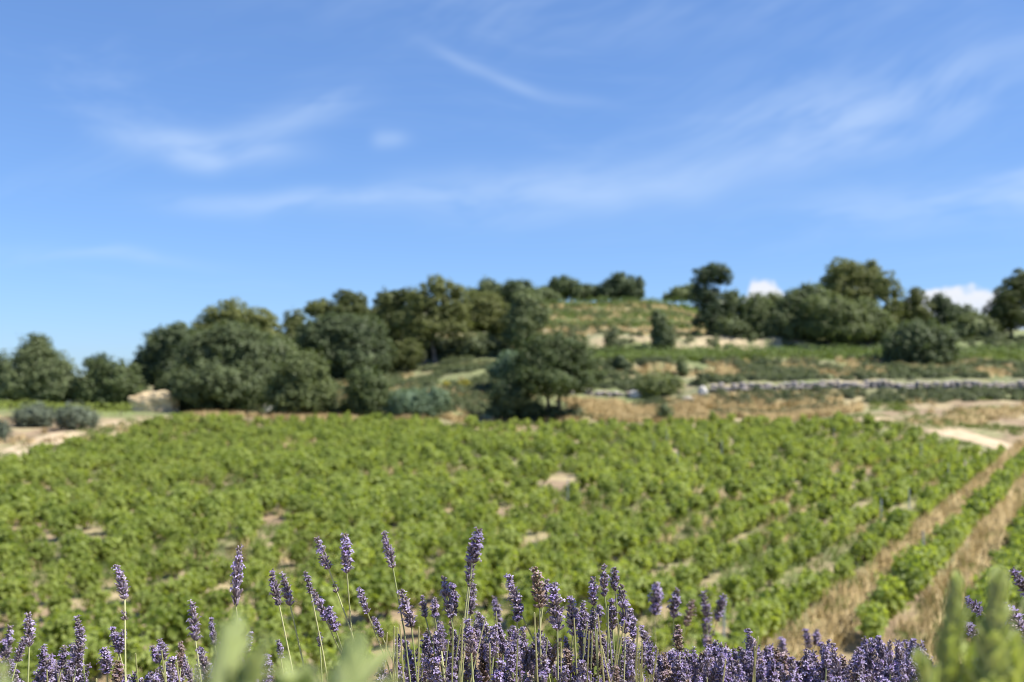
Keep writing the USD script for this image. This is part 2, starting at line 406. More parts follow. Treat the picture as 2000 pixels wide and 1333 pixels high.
tag(obj("dirt_path", ribbon([(-30, 40), gp(0, 0, 51), gp(45, 0, 56), gp(95, 0, 61), gp(160, 0, 66), gp(215, 0, 70), gp(270, 0, 74), gp(345, 0, 77.5)], 2.1), M["path"], smooth=True), "pale sandy dirt path along the left edge of the vineyard", "path", kind="structure")
tag(obj("dirt_path", ribbon([gp(2150, 0, 54), gp(2000, 0, 57.5), gp(1940, 0, 60), gp(1880, 0, 62.5), gp(1800, 0, 67), gp(1740, 0, 70.5), gp(1690, 0, 74)], 2.3), M["path"], smooth=True), "pale dirt path along the right end of the vine rows", "path", kind="structure")

# ------------------------------------------------------------------ mesh helpers


def unit(v): return v / np.maximum(np.linalg.norm(v, axis=-1, keepdims=True), 1e-9)


def rand_dirs(n, rng):
    return unit(rng.normal(size=(n, 3)))


def cards(c, nrm, size, rng, aspect=0.7, fold=0.25, along=None):
    """Leaf-shaped folded quads: centres, normals, sizes -> (vertices, triangles)."""
    n = len(c)
    nrm = unit(nrm)
    a = rand_dirs(n, rng) if along is None else along
    u = unit(a - (a * nrm).sum(-1, keepdims=True) * nrm)
    w = np.cross(nrm, u)
    s = np.broadcast_to(np.asarray(size, float), (n,))[:, None]
    p0 = c - u * s * .5; p2 = c + u * s * .5
    p1 = c + w * s * aspect * .5 + nrm * s * fold * .5 - u * s * .06
    p3 = c - w * s * aspect * .5 + nrm * s * fold * .5 - u * s * .06
    v = np.stack([p0, p1, p2, p3], 1).reshape(-1, 3)
    k = np.arange(n)[:, None] * 4
    f = np.concatenate([k + [0, 1, 2], k + [0, 2, 3]], 1).reshape(-1, 3)
    return v, f


def join(parts):
    vs, fs, n = [], [], 0
    for v, f in parts:
        vs.append(v); fs.append(np.asarray(f) + n); n += len(v)
    return np.vstack(vs), np.vstack(fs)


def tube(pts, rad, sides=6, cap=True):
    p = np.asarray(pts, float); r = np.broadcast_to(np.asarray(rad, float), (len(p),))
    t = unit(np.gradient(p, axis=0))
    ref = np.where(np.abs(t[:, 2:]) < .95, [[0, 0, 1.0]], [[1.0, 0, 0]])
    a = unit(np.cross(t, ref)); b = np.cross(t, a)
    g = np.arange(sides) * 2 * PI / sides
    v = p[:, None] + r[:, None, None] * (np.cos(g)[None, :, None] * a[:, None] + np.sin(g)[None, :, None] * b[:, None])
    v = v.reshape(-1, 3)
    i, j = np.meshgrid(np.arange(len(p) - 1), np.arange(sides), indexing="ij")
    q = np.stack([i * sides + j, i * sides + (j + 1) % sides, (i + 1) * sides + (j + 1) % sides, (i + 1) * sides + j], -1).reshape(-1, 4)
    f = np.vstack([q[:, [0, 1, 2]], q[:, [0, 2, 3]]])
    if cap:
        n = len(v); v = np.vstack([v, p[-1]])
        k = (len(p) - 1) * sides + np.arange(sides)
        f = np.vstack([f, np.stack([k, (k - (len(p) - 1) * sides + 1) % sides + (len(p) - 1) * sides, np.full(sides, n)], -1)])
    return v, f


_ico = trimesh.creation.icosphere(2)
_icov, _icof = np.array(_ico.vertices), np.array(_ico.faces)


def crown_mesh(lobes, rng, leaf=0.24, clump=0.5, cover=1.0, flat=1.0, core=0.72, per=34):
    """Foliage: leaf clumps spread over the skin of several lobes, with gaps; a ragged inner body of twigs and leaves behind them."""
    parts = []
    L = np.array([l[0] for l in lobes]); R = np.array([l[1] for l in lobes])
    cs, ns, sz = [], [], []
    for k in range(len(L)):
        r = R[k]
        area = 4 * PI * ((r[0] * r[1]) ** 1.6 / 3 + (r[0] * r[2]) ** 1.6 / 3 + (r[1] * r[2]) ** 1.6 / 3) ** (1 / 1.6)
        n = int(max(10, cover * area / (clump * clump * 1.5)))
        d = rand_dirs(n, rng)
        rad = rng.uniform(.72, 1.06, n) + .16 * (meshkit.fbm(d * 1.7 + k * 9.1, 3, 7) - .5)
        c = L[k] + d * r * rad[:, None]
        inside = np.zeros(n, bool)
        for j in range(len(L)):
            if j != k:
                inside |= (((c - L[j]) / R[j]) ** 2).sum(1) < .55
        c, d = c[~inside], d[~inside]
        cs.append(c); ns.append(unit(d / r)); sz.append(clump * rng.uniform(.6, 1.35, len(c)))
        if core:
            bump = 1 + .5 * (meshkit.fbm(_icov * 2.1 + k * 3.3, 3, 4) - .5)
            parts.append((L[k] + _icov * r * core * bump[:, None], _icof))
    c, nn, s = np.vstack(cs), np.vstack(ns), np.concatenate(sz)
    m = len(c)
    o = rand_dirs(m * per, rng) * (rng.uniform(0, 1, (m * per, 1)) ** .45)
    o[:, 2] *= flat
    cc = np.repeat(c, per, 0) + o * np.repeat(s, per)[:, None]
    nr_ = unit(o) * .8 + np.repeat(nn, per, 0) * .5 + np.array([0, 0, .45]) + rand_dirs(m * per, rng) * .55
    parts.append(cards(cc, nr_, leaf * rng.uniform(.6, 1.3, m * per), rng))
    return join(parts)


def trunk_mesh(base, tips, r0, rng, split=0.45):
    base = np.asarray(base, float)
    mid = np.mean(tips, 0)
    fork = base + (mid - base) * split + np.array([rng.normal() * .12, rng.normal() * .12, 0])
    n = 6
    s = np.linspace(0, 1, n)[:, None]
    wob = np.array([rng.normal(size=3) * .06 for _ in range(n)]) * [[1, 1, 0]]
    wob[0] = 0
    start = base - [0, 0, .35]
    parts = [tube(start + (fork - start) * s + wob, np.linspace(r0 * 1.3, r0 * .75, n), 8)]
    for t in tips:
        p = np.linspace(0, 1, 5)[:, None]
        q = fork + (np.asarray(t) - fork) * p + np.array([0, 0, 1]) * (p * (1 - p)) * .5
        parts.append(tube(q, np.linspace(r0 * .6, r0 * .12, 5), 6))
    return join(parts)


# ------------------------------------------------------------------ trees on the hill
def tree(name, label, category, D, base, lobes, mat="oak", bark="bark", trunks=1, r0=None, leaf=.24, clump=.5, cover=1.0, core=.72, flat=1.0, depth=1.0, group=None, per=34):
    """base: column(s) where the trunk stands; lobes: (column, row, half width, half height) at the distance D."""
    seed = int(abs(base[0] if np.ndim(base) else base) * 7 + D * 131) % 100003
    rng = np.random.default_rng(seed)
    b = np.atleast_1d(base).astype(float)
    P0 = at(b[0], D)
    k = D / F
    L = []
    for i, l in enumerate(lobes):
        px, py, rx, ry = l[:4]
        dy = l[4] if len(l) > 4 else rng.uniform(-.25, .25) * rx * k
        c = up(px, py, D) + [0, dy, 0]
        L.append((c - P0, np.array([rx * k, rx * k * depth * .95, ry * k])))
    o = thing(name, label, category, P0, group=group)
    R = r0 or max(.09, .055 * max(l[1][0] for l in L) + .04)
    tips = [l[0] for l in L]
    tr = []
    for j, bx in enumerate(b):
        Q = at(bx, D) - P0
        near = sorted(tips, key=lambda t: abs(t[0] - Q[0]))[: max(2, len(tips) // len(b) + 1)]
        tr.append(trunk_mesh(Q, near, R, rng))
    for t in tr:
        obj("trunk", t, M[bark], o, smooth=40)
    obj("crown", crown_mesh(L, rng, leaf, clump, cover, flat, core, per), M[mat], o)
    return o


PN = dict(mat="pine", bark="pine_bark", leaf=.2, clump=.46, core=.6, flat=.75, cover=.95)
OD = dict(mat="oak_dark")
G_L, G_R, G_T = None, None, None
# far left
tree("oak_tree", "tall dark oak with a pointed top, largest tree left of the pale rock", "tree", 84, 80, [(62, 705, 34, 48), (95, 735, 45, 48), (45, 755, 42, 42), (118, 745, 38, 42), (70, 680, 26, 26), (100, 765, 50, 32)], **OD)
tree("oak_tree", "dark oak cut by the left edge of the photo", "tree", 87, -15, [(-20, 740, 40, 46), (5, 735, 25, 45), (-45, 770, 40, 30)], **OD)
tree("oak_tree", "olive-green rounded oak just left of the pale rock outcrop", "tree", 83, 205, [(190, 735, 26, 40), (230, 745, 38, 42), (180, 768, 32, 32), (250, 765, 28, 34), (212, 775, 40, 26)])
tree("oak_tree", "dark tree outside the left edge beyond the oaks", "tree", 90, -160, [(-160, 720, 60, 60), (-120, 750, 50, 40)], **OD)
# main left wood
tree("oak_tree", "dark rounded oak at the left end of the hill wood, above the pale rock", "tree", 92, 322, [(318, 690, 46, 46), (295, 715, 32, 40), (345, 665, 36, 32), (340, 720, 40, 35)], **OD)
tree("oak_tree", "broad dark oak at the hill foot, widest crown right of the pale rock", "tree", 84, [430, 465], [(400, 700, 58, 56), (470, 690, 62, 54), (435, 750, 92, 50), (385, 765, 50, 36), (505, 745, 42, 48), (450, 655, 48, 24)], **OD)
tree("pine_tree", "bushy pine with a stepped outline behind the broad dark oak", "tree", 106, 460, [(455, 625, 40, 42), (415, 625, 28, 24), (500, 632, 40, 32), (525, 660, 26, 40), (395, 645, 28, 24), (455, 668, 70, 36)], **PN)
tree("pine_tree", "slim light-topped pine filling the dip between the two left wood summits", "tree", 107, 580, [(577, 628, 22, 24), (572, 660, 32, 36), (590, 690, 40, 34)], **PN)
tree("pine_tree", "small flat-topped pine on the skyline, left of the pair above the wood", "tree", 126, 632, [(628, 600, 29, 16), (640, 612, 34, 16), (612, 606, 18, 11)], trunks=1, **PN)
tree("pine_tree", "square-topped pine on the skyline, right and taller of the pair above the wood", "tree", 125, 682, [(675, 585, 22, 19), (697, 588, 20, 16), (686, 606, 36, 17), (712, 608, 12, 11)], **PN)
tree("oak_tree", "large oak in the middle of the left wood behind the round bush", "tree", 98, [650, 725], [(640, 660, 62, 38), (700, 655, 56, 40), (610, 690, 42, 40), (690, 700, 66, 40), (735, 690, 34, 44), (660, 640, 48, 26)], **OD)
tree("oak_tree", "dark undergrowth oak in the shade between broad oak and round bush", "tree", 90, 540, [(540, 700, 44, 48), (560, 730, 40, 34), (520, 735, 30, 32)], **OD)
tree("holm_oak_bush", "round dense holm oak bush at the vineyard edge, tallest of the front bushes", "bush", 79, 592, [(592, 730, 50, 40), (590, 770, 63, 42), (560, 780, 36, 34), (625, 775, 32, 38)])
tree("oak_bush", "smaller loose oak bush right of the round holm oak bush", "bush", 79, 720, [(715, 750, 40, 32), (730, 785, 42, 32), (695, 790, 32, 26), (745, 765, 24, 30)], cover=.8, core=.6)
tree("pine_tree", "tallest pine of the left wood with two bare trunks below its crown", "tree", 103, [830, 850], [(855, 565, 34, 24), (890, 575, 22, 20), (835, 590, 42, 24), (875, 605, 46, 26), (800, 625, 30, 26), (850, 640, 48, 22), (895, 640, 30, 20), (815, 665, 30, 20)], r0=.2, **{**PN, "cover": .85, "core": .5})
tree("pine_tree", "dark pine leaning on the left of the tallest pine", "tree", 112, 778, [(775, 600, 32, 28), (760, 585, 26, 20), (800, 580, 30, 18), (775, 635, 36, 30)], **PN)
tree("pine_tree", "rounded light olive pine right of the tallest pine", "tree", 108, 945, [(940, 600, 46, 30), (960, 612, 36, 28), (915, 625, 30, 22), (945, 630, 44, 18)], **{**PN, "core": .66})
tree("pine_tree", "low pine in front of the bare pine trunks at the foot of the wood", "tree", 100, 790, [(775, 700, 24, 32), (800, 690, 28, 26)], **PN)
tree("oak_tree", "dark oak on the slope left of the vine terraces, alone on its ledge", "tree", 104, 1025, [(1030, 600, 36, 32), (1015, 635, 32, 36), (1048, 620, 24, 26), (1010, 660, 26, 22)], **OD)
tree("oak_tree", "skyline oak with a small peak above the light olive pine", "tree", 136, 955, [(952, 562, 18, 17), (975, 572, 24, 16), (930, 574, 20, 13)], **OD)
tree("oak_tree", "low wide skyline oak left of the terrace gap", "tree", 134, 1010, [(1010, 568, 34, 20), (1035, 580, 24, 16), (985, 582, 22, 14)], **OD)
tree("oak_tree", "domed oak on the hilltop above the vine terraces", "tree", 150, 1100, [(1100, 562, 30, 22), (1078, 574, 24, 16), (1126, 572, 24, 17)])
tree("oak_tree", "small low oak between the two domed hilltop oaks", "tree", 151, 1150, [(1148, 572, 26, 15), (1172, 574, 20, 13)], **OD)
tree("oak_tree", "largest hilltop oak with slim trunks showing at its right side", "tree", 149, [1205, 1240], [(1212, 556, 30, 22), (1190, 570, 26, 16), (1246, 562, 14, 22), (1230, 572, 28, 15)], **OD)
tree("oak_bush", "low oak bush on the skyline left of the tall leaning pine", "bush", 149, 1330, [(1330, 574, 26, 13), (1310, 580, 16, 9), (1350, 570, 18, 14)])
# middle front
tree("oak_tree", "lone spreading oak at the vineyard edge with two trunks and open light beneath", "tree", 78, [1072, 1088], [(1080, 700, 62, 38), (1040, 715, 44, 34), (1130, 705, 42, 36), (1080, 740, 82, 30), (1015, 745, 36, 30), (1150, 735, 28, 24), (1060, 672, 34, 18), (1110, 670, 34, 18), (1050, 755, 40, 18), (1000, 765, 36, 26)], leaf=.2, clump=.42, cover=.85, core=.55, r0=.16)
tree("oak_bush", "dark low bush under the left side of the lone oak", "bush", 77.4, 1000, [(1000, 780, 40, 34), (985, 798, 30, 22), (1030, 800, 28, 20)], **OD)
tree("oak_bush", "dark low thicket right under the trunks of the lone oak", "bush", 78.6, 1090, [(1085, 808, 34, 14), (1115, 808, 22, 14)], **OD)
tree("broom_bush", "pale green rounded bush behind the left side of the lone oak", "bush", 86, 1000, [(1000, 712, 34, 26), (975, 725, 22, 18), (1020, 725, 30, 20)], mat="broom", leaf=.16, clump=.36)
tree("broom_bush", "wide low blue-green broom bush right of the smaller oak bush", "bush", 78, 815, [(800, 785, 40, 26), (845, 782, 34, 24), (780, 805, 32, 18), (825, 802, 36, 18)], mat="broom", leaf=.15, clump=.34)
tree("oak_sapling", "slim dark young oak on the pale bank left of the tall leaning pine", "tree", 105, 1292, [(1290, 640, 20, 24), (1293, 665, 24, 24), (1283, 625, 14, 14)], **OD)
tree("oak_sapling", "thin small tree on the pale bank below the vine terraces", "tree", 105, 1198, [(1196, 655, 15, 18), (1203, 672, 16, 15)], mat="scrub", cover=.7, core=.5)
tree("oak_bush", "dark little bush on the slope right of the lone oak's crown", "bush", 95, 1216, [(1214, 708, 17, 15), (1224, 714, 12, 10)], **OD)
tree("oak_bush", "dark egg-shaped little bush on the dry slope below the leaning pine", "bush", 92, 1333, [(1333, 718, 14, 17)], **OD)
tree("oak_bush", "grey-green bush of medium size among the white rocks", "bush", 86, 1285, [(1280, 757, 32, 26), (1310, 750, 22, 20), (1262, 768, 20, 16)])
tree("oak_bush", "small dark bush alone in the dry golden grass", "bush", 77.6, 1298, [(1298, 800, 13, 14), (1302, 812, 11, 10)], **OD)
tree("oak_bush", "small loose green bush above the left end of the stone wall", "bush", 88, 1373, [(1375, 740, 14, 14), (1362, 752, 12, 10), (1385, 755, 12, 10)], mat="scrub")
tree("oak_bush", "low dark bush in the long dry strip above the stone wall", "bush", 95, 1495, [(1488, 712, 20, 12), (1515, 711, 18, 10)], **OD)
# right wood
tree("pine_tree", "tall leaning pine with a top knot, standing alone right of the terraces", "tree", 112, 1383, [(1398, 532, 30, 17), (1372, 545, 20, 22), (1412, 542, 18, 14), (1375, 575, 28, 26), (1400, 595, 36, 24), (1385, 625, 34, 20), (1415, 612, 22, 20)], r0=.19, **{**PN, "mat": "oak_dark", "cover": .9, "core": .55})
tree("oak_tree", "round low tree beside the tall leaning pine", "tree", 112, 1470, [(1468, 610, 40, 34), (1440, 635, 32, 30), (1490, 630, 36, 36), (1455, 665, 46, 22), (1430, 590, 18, 22)], core=.66)
tree("oak_tree", "oak with a rising shoulder in the right wood, left of the tall pine", "tree", 111, [1552, 1568], [(1560, 600, 40, 34), (1530, 625, 40, 32), (1585, 580, 30, 28), (1555, 640, 52, 28), (1510, 650, 26, 24)], **OD)
tree("pine_tree", "tallest double-topped pine of the right wood", "tree", 123, 1668, [(1645, 532, 34, 28), (1680, 545, 40, 30), (1704, 525, 16, 18), (1628, 560, 30, 24), (1700, 565, 36, 26), (1665, 580, 48, 28), (1660, 610, 44, 28)], r0=.2, **PN)
tree("pine_tree", "thin wispy pine at the right shoulder of the double-topped pine", "tree", 118, 1738, [(1730, 555, 20, 30), (1748, 575, 15, 30), (1735, 605, 26, 30), (1725, 640, 30, 26)], **{**PN, "cover": .6, "core": .4})
tree("oak_tree", "oak of the right wood with forked trunks over a pale bank", "tree", 108, [1618, 1632], [(1610, 610, 46, 36), (1650, 620, 44, 32), (1600, 640, 40, 22), (1650, 648, 46, 18), (1690, 630, 36, 30)])
tree("oak_tree", "slim oak between forked-trunk oak and the big dark bush", "tree", 109, 1700, [(1705, 630, 36, 32), (1725, 655, 26, 20), (1690, 610, 30, 26)])
tree("holm_oak_bush", "big dark rounded holm oak bush casting shadow above the stone wall", "bush", 97, [1775, 1815], [(1790, 665, 60, 38), (1820, 675, 48, 36), (1760, 690, 40, 26), (1800, 700, 66, 20), (1845, 690, 26, 22)], **OD)
tree("pine_tree", "conical pine behind the big dark bush", "tree", 121, 1792, [(1790, 585, 20, 22), (1792, 612, 30, 28), (1775, 635, 30, 24)], **PN)
tree("oak_tree", "small round-topped oak right of the conical pine", "tree", 121, 1838, [(1838, 596, 22, 20), (1850, 620, 30, 26), (1830, 640, 28, 24)], **OD)
tree("oak_tree", "low oak in the gap under the white cloud at right", "tree", 118, 1885, [(1882, 625, 30, 26), (1905, 635, 28, 24), (1870, 650, 32, 24)], **OD)
tree("pine_tree", "tall pine cut by the right edge of the photo", "tree", 114, 1975, [(1990, 555, 26, 28), (1970, 580, 30, 26), (2010, 575, 34, 34), (1950, 605, 28, 22), (1985, 615, 44, 28), (1955, 632, 34, 20)], r0=.18, **PN)
tree("pine_tree", "pine outside the right edge behind the stone wall", "tree", 114, 2090, [(2090, 560, 46, 46), (2070, 610, 50, 36), (2120, 600, 44, 40)], **PN)
tree("oak_bush", "low grey shrub row end near the foot of the tall right-edge pine", "bush", 112, 1935, [(1930, 655, 22, 14), (1945, 662, 18, 10)], mat="scrub")

tree("oak_tree", "small oak closing the skyline between the wide oak and the domed hilltop oaks", "tree", 141, 1058, [(1058, 578, 26, 17), (1040, 584, 18, 12), (1074, 584, 18, 12)], **OD)
tree("oak_tree", "oak filling the skyline under the small white cloud", "tree", 117, 1505, [(1505, 600, 30, 24), (1482, 612, 26, 22), (1530, 605, 26, 24)])
tree("oak_tree", "oak behind the thin wispy pine, left of the conical pine", "tree", 124, 1760, [(1758, 610, 26, 26), (1775, 630, 24, 22), (1742, 625, 22, 24)], **OD)
# undergrowth that closes the foot of the woods
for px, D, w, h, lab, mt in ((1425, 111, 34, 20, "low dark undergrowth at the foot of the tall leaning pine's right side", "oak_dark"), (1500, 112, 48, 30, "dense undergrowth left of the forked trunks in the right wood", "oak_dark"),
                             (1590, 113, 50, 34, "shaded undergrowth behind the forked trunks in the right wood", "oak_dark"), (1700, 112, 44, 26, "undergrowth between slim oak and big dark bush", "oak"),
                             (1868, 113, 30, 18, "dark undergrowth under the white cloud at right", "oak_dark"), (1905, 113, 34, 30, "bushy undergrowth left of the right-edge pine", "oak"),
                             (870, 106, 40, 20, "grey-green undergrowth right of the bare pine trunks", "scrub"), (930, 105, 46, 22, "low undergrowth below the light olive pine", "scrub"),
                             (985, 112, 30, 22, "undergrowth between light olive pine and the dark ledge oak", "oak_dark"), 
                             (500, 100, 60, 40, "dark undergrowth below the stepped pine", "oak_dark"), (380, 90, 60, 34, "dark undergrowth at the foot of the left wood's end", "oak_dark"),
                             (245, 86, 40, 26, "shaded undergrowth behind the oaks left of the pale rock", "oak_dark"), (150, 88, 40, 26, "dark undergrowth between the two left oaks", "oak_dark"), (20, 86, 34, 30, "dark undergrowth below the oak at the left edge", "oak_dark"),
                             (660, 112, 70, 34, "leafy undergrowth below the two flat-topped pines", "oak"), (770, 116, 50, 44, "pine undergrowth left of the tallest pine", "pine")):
    b = HZ + (EYE - at(px, D)[2]) * F / D
    tree("undergrowth_bush", lab, "bush", D, px, [(px, b - h * .8, w, h), (px - w * .6, b - h * .6, w * .6, h * .75), (px + w * .6, b - h * .65, w * .6, h * .7)], mat=mt, r0=.07)

# olives at the left path
for px, D, w, h, lab in ((66, 68, 46, 24, "silvery round olive bush nearest the dark oak at left"), (146, 66, 44, 27, "silvery round olive bush right of its twin by the path bend"), (0, 60, 20, 22, "grey olive bush half cut by the left edge beside the path")):
    b = HZ + (EYE - at(px, D)[2]) * F / D
    tree("olive_bush", lab, "bush", D, px, [(px, b - h, w * .7, h), (px - w * .45, b - h * .85, w * .5, h * .75), (px + w * .45, b - h * .85, w * .5, h * .75)], mat="olive", leaf=.13, clump=.3, r0=.08)

# yellow-flowering tufts
for px, D, w, lab in ((905, 88, 12, "small yellow-flowering broom on the slope left of the lone oak"), (872, 89, 8, "tiny yellow-flowering broom left of the other yellow broom")):
    b = HZ + (EYE - at(px, D)[2]) * F / D
    tree("flowering_broom", lab, "bush", D, px, [(px, b - 7, w, 8), (px + w * .8, b - 5, w * .7, 6)], mat="yellow", leaf=.13, clump=.22, r0=.04, core=.5)

# ------------------------------------------------------------------ terrace vine rows and hedges


def hedge_row(name, label, category, px0, px1, D0, D1, h, w, mat, leaf=.17, dens=46, group=None, gap=.25):
    rng = np.random.default_rng(int(px0 * 3 + D0 * 17) % 99991)
    a, b = at(px0, D0), at(px1, D1)
    Lg = np.linalg.norm(b[:2] - a[:2])
    o = thing(name, label, category, a, group=group)
    n = int(Lg * dens)
    t = rng.uniform(0, 1, n)
    hh = .55 + .75 * meshkit.fbm(np.stack([t * Lg * .9, 0 * t + D0, 0 * t], -1), 3, 2)
    X = a[0] + (b[0] - a[0]) * t; Y = a[1] + (b[1] - a[1]) * t
    off = rng.normal(size=n) * w * .4
    Y = Y + off
    z = terrain(X, Y) + rng.uniform(.12, 1, n) ** .7 * h * hh
    keep = rng.uniform(size=n) > gap * (meshkit.noise(np.stack([t * Lg * .5, 0 * t, 0 * t + D0], -1), 9) > .6)
    c = np.stack([X, Y, z], -1)[keep] - a
    nn = np.stack([rng.normal(size=len(c)) * .6, off[keep] / w - .3, np.full(len(c), .7)], -1) + rand_dirs(len(c), rng) * .5
    obj("foliage", cards(c, nn, leaf * rng.uniform(.7, 1.3, len(c)), rng), M[mat], o)
    ns = max(2, int(Lg / 2.0))
    st = []
    for k in range(ns):
        u = (k + .5) / ns
        q = np.array([a[0] + (b[0] - a[0]) * u, a[1] + (b[1] - a[1]) * u, 0]); q[2] = terrain(q[0], q[1])
        st.append(tube([q - a - [0, 0, .1], q - a + [.03, 0, h * .3], q - a + [0, .03, h * .55]], [.04, .03, .02], 5))
    for q in st:
        obj("stem", q, M["vine_wood"], o)
    return o


TG = None
VINE_ROWS = [(1062, 1340, 117.6, "vine row on the lowest hill terrace, its front row"), (1065, 1342, 120.6, "vine row on the lowest hill terrace, its back row"),
             (1075, 1340, 126.6, "vine row on the middle hill terrace, front of two"), (1075, 1345, 130.2, "vine row on the middle hill terrace, back of two"),
             (1062, 1350, 138.0, "vine row on the top hill terrace below the domed oaks, front"), (1075, 1352, 143.0, "vine row along the hill crest below the domed oaks")]
for a, b, D, lab in VINE_ROWS:
    hedge_row("vine_row", "green " + lab, "vine row", a, b, D, D, 1.25, .8, "terrace_vine", leaf=.2, dens=60)
for a, b, D, lab in ((1150, 1735, 98.6, "front row of the long green terrace above the stone wall"), (1140, 1740, 101.4, "middle row of the long green terrace above the stone wall"), (1150, 1750, 104.2, "back row of the long green terrace, under the pale bank"),
                     (1862, 2080, 100.0, "green row right of the big dark bush, front of two"), (1866, 2080, 103.4, "green row right of the big dark bush, back of two"),
                     (1870, 2060, 113.5, "green row beneath the right-edge pine"), (868, 1012, 105.0, "green row on the ledge right of the bare pine trunks"), (885, 990, 113.5, "short green row below the light olive pine")):
    hedge_row("vine_row", "vine hedge, " + lab, "vine row", a, b, D, D, 1.0, .8, "terrace_vine", leaf=.2, dens=50)
for k, (D, lab) in enumerate(((77.5, "front"), (79.6, "middle"), (81.7, "back"))):
    hedge_row("vine_row", f"bright green vine row behind the olive bushes at left, {lab} of three", "vine row", -60, 262, D, D, .75, .6, "vine", dens=40)
hedge_row("hedge", "low dark green hedge in front of the golden grass at the vineyard's far edge", "hedge", 1385, 1650, 79.2, 80.4, .8, .9, "oak_dark", leaf=.15, dens=110)
hedge_row("hedge", "thin weedy green hedge along the left half of the golden grass foot", "hedge", 1130, 1390, 77.6, 78.6, .5, .7, "hedge", leaf=.14, dens=60)

# ------------------------------------------------------------------ rocks and the dry stone wall


def rock_mesh(size, rng, rough=.3, sub=2, block=0.0):
    m = trimesh.creation.icosphere(sub)
    v = np.array(m.vertices)
    if block:
        q = np.abs(v) ** (1 / (1 - block * .75)); q = np.sign(v) * np.abs(v) ** (1 - block * .6)
        v = q / np.maximum(np.linalg.norm(q, axis=1, keepdims=True) ** .3, .5)
    s = rng.uniform(0, 50)
    v = v * (1 + rough * (meshkit.fbm(v * 1.6 + s, 3, 8) - .5) * 2)[:, None]
    return v * np.asarray(size) * .5, np.array(m.faces)


rngR = np.random.default_rng(77)
for px, D, sz, mat, name, lab, bl in (
        (303, 82, (3.9, 2.0, 2.2), "sandstone", "rock_outcrop", "pale yellow sandstone outcrop between the left trees above the path", .6),
        (136, 83, (.6, .6, 1.1), "sandstone", "boulder", "small tan boulder between the two left oaks", .3),
        (5, 84, (.9, .7, 1.0), "sandstone", "boulder", "tan boulder at the left edge below the cut-off oak", .3),
        (522, 84.5, (.8, .7, 1.2), "limestone", "boulder", "pinkish boulder in the shade between broad oak and round bush", .3),
        (1372, 85, (.75, .6, .95), "limestone", "boulder", "white boulder upright right of the medium grey-green bush", .3),
        (1240, 85.5, (1.1, .7, .75), "limestone", "boulder", "white boulder left of the medium grey-green bush", .4),
        (1345, 84, (1.2, .6, .5), "limestone", "boulder", "flat white boulder in front of the medium grey-green bush", .4),
        (845, 80, (1.5, .7, .7), "sandstone", "boulder", "sandy boulder at the right foot of the blue-green broom", .4)):
    p = at(px, D)
    o = obj(name, rock_mesh(sz, rngR, .38 if sz[0] > 2 else .3, 4 if sz[0] > 2 else 3, bl), M[mat], smooth=False)
    o.AddTranslateOp().Set(Gf.Vec3d(p[0], p[1], p[2] + sz[2] * .22))
    tag(o, lab, "rock")


def wall(name, label, px0, px1, D, h, group=None, warm=.3):
    rng = np.random.default_rng(int(px0 + D))
    a = at(px0, D)
    o = thing(name, label, "stone wall", (a[0], a[1], a[2]))
    n = 0
    X0, X1 = (px0 - 1000) / F * D, (px1 - 1000) / F * D
    x = X0
    variants = [rock_mesh((1, 1, 1), rng, .26, 2, .5) for _ in range(12)]
    core = []
    while x < X1 and n < 290:
        w = rng.uniform(.35, .85)
        zb = float(terrain(x + w / 2, D)) - .05
        z = zb; row = 0
        hh = h * rng.uniform(.7, 1.15)
        while z - zb < hh * .85 and n < 290:
            ww = w * rng.uniform(.85, 1.1); hgt = rng.uniform(.13, .26); dd = rng.uniform(.4, .6)
            v, f = variants[rng.integers(12)]
            A = rng.normal() * .1
            v = v * [ww * 1.06, dd, hgt * 1.12]
            R = np.array([[math.cos(A), 0, -math.sin(A)], [0, 1, 0], [math.sin(A), 0, math.cos(A)]])
            c = np.array([x + w / 2 + rng.normal() * .06, D + rng.normal() * .07 + (z - zb) * .12, z + hgt / 2])
            obj("stone", (v @ R.T + c - a, f), M["wall_stone_warm" if rng.uniform() < warm else "wall_stone"], o)
            z += hgt * .95; n += 1
        x += w * .96
    return o


wall("dry_stone_wall", "long pale dry stone wall holding the terrace at right", 1388, 2035, 85.2, .58)
wall("dry_stone_wall", "short grey stone wall end beside the lone oak's right side", 1110, 1232, 85.6, .45, warm=.2)

# ------------------------------------------------------------------ stuff: dry grass, scrub, green grass (nobody could count them)


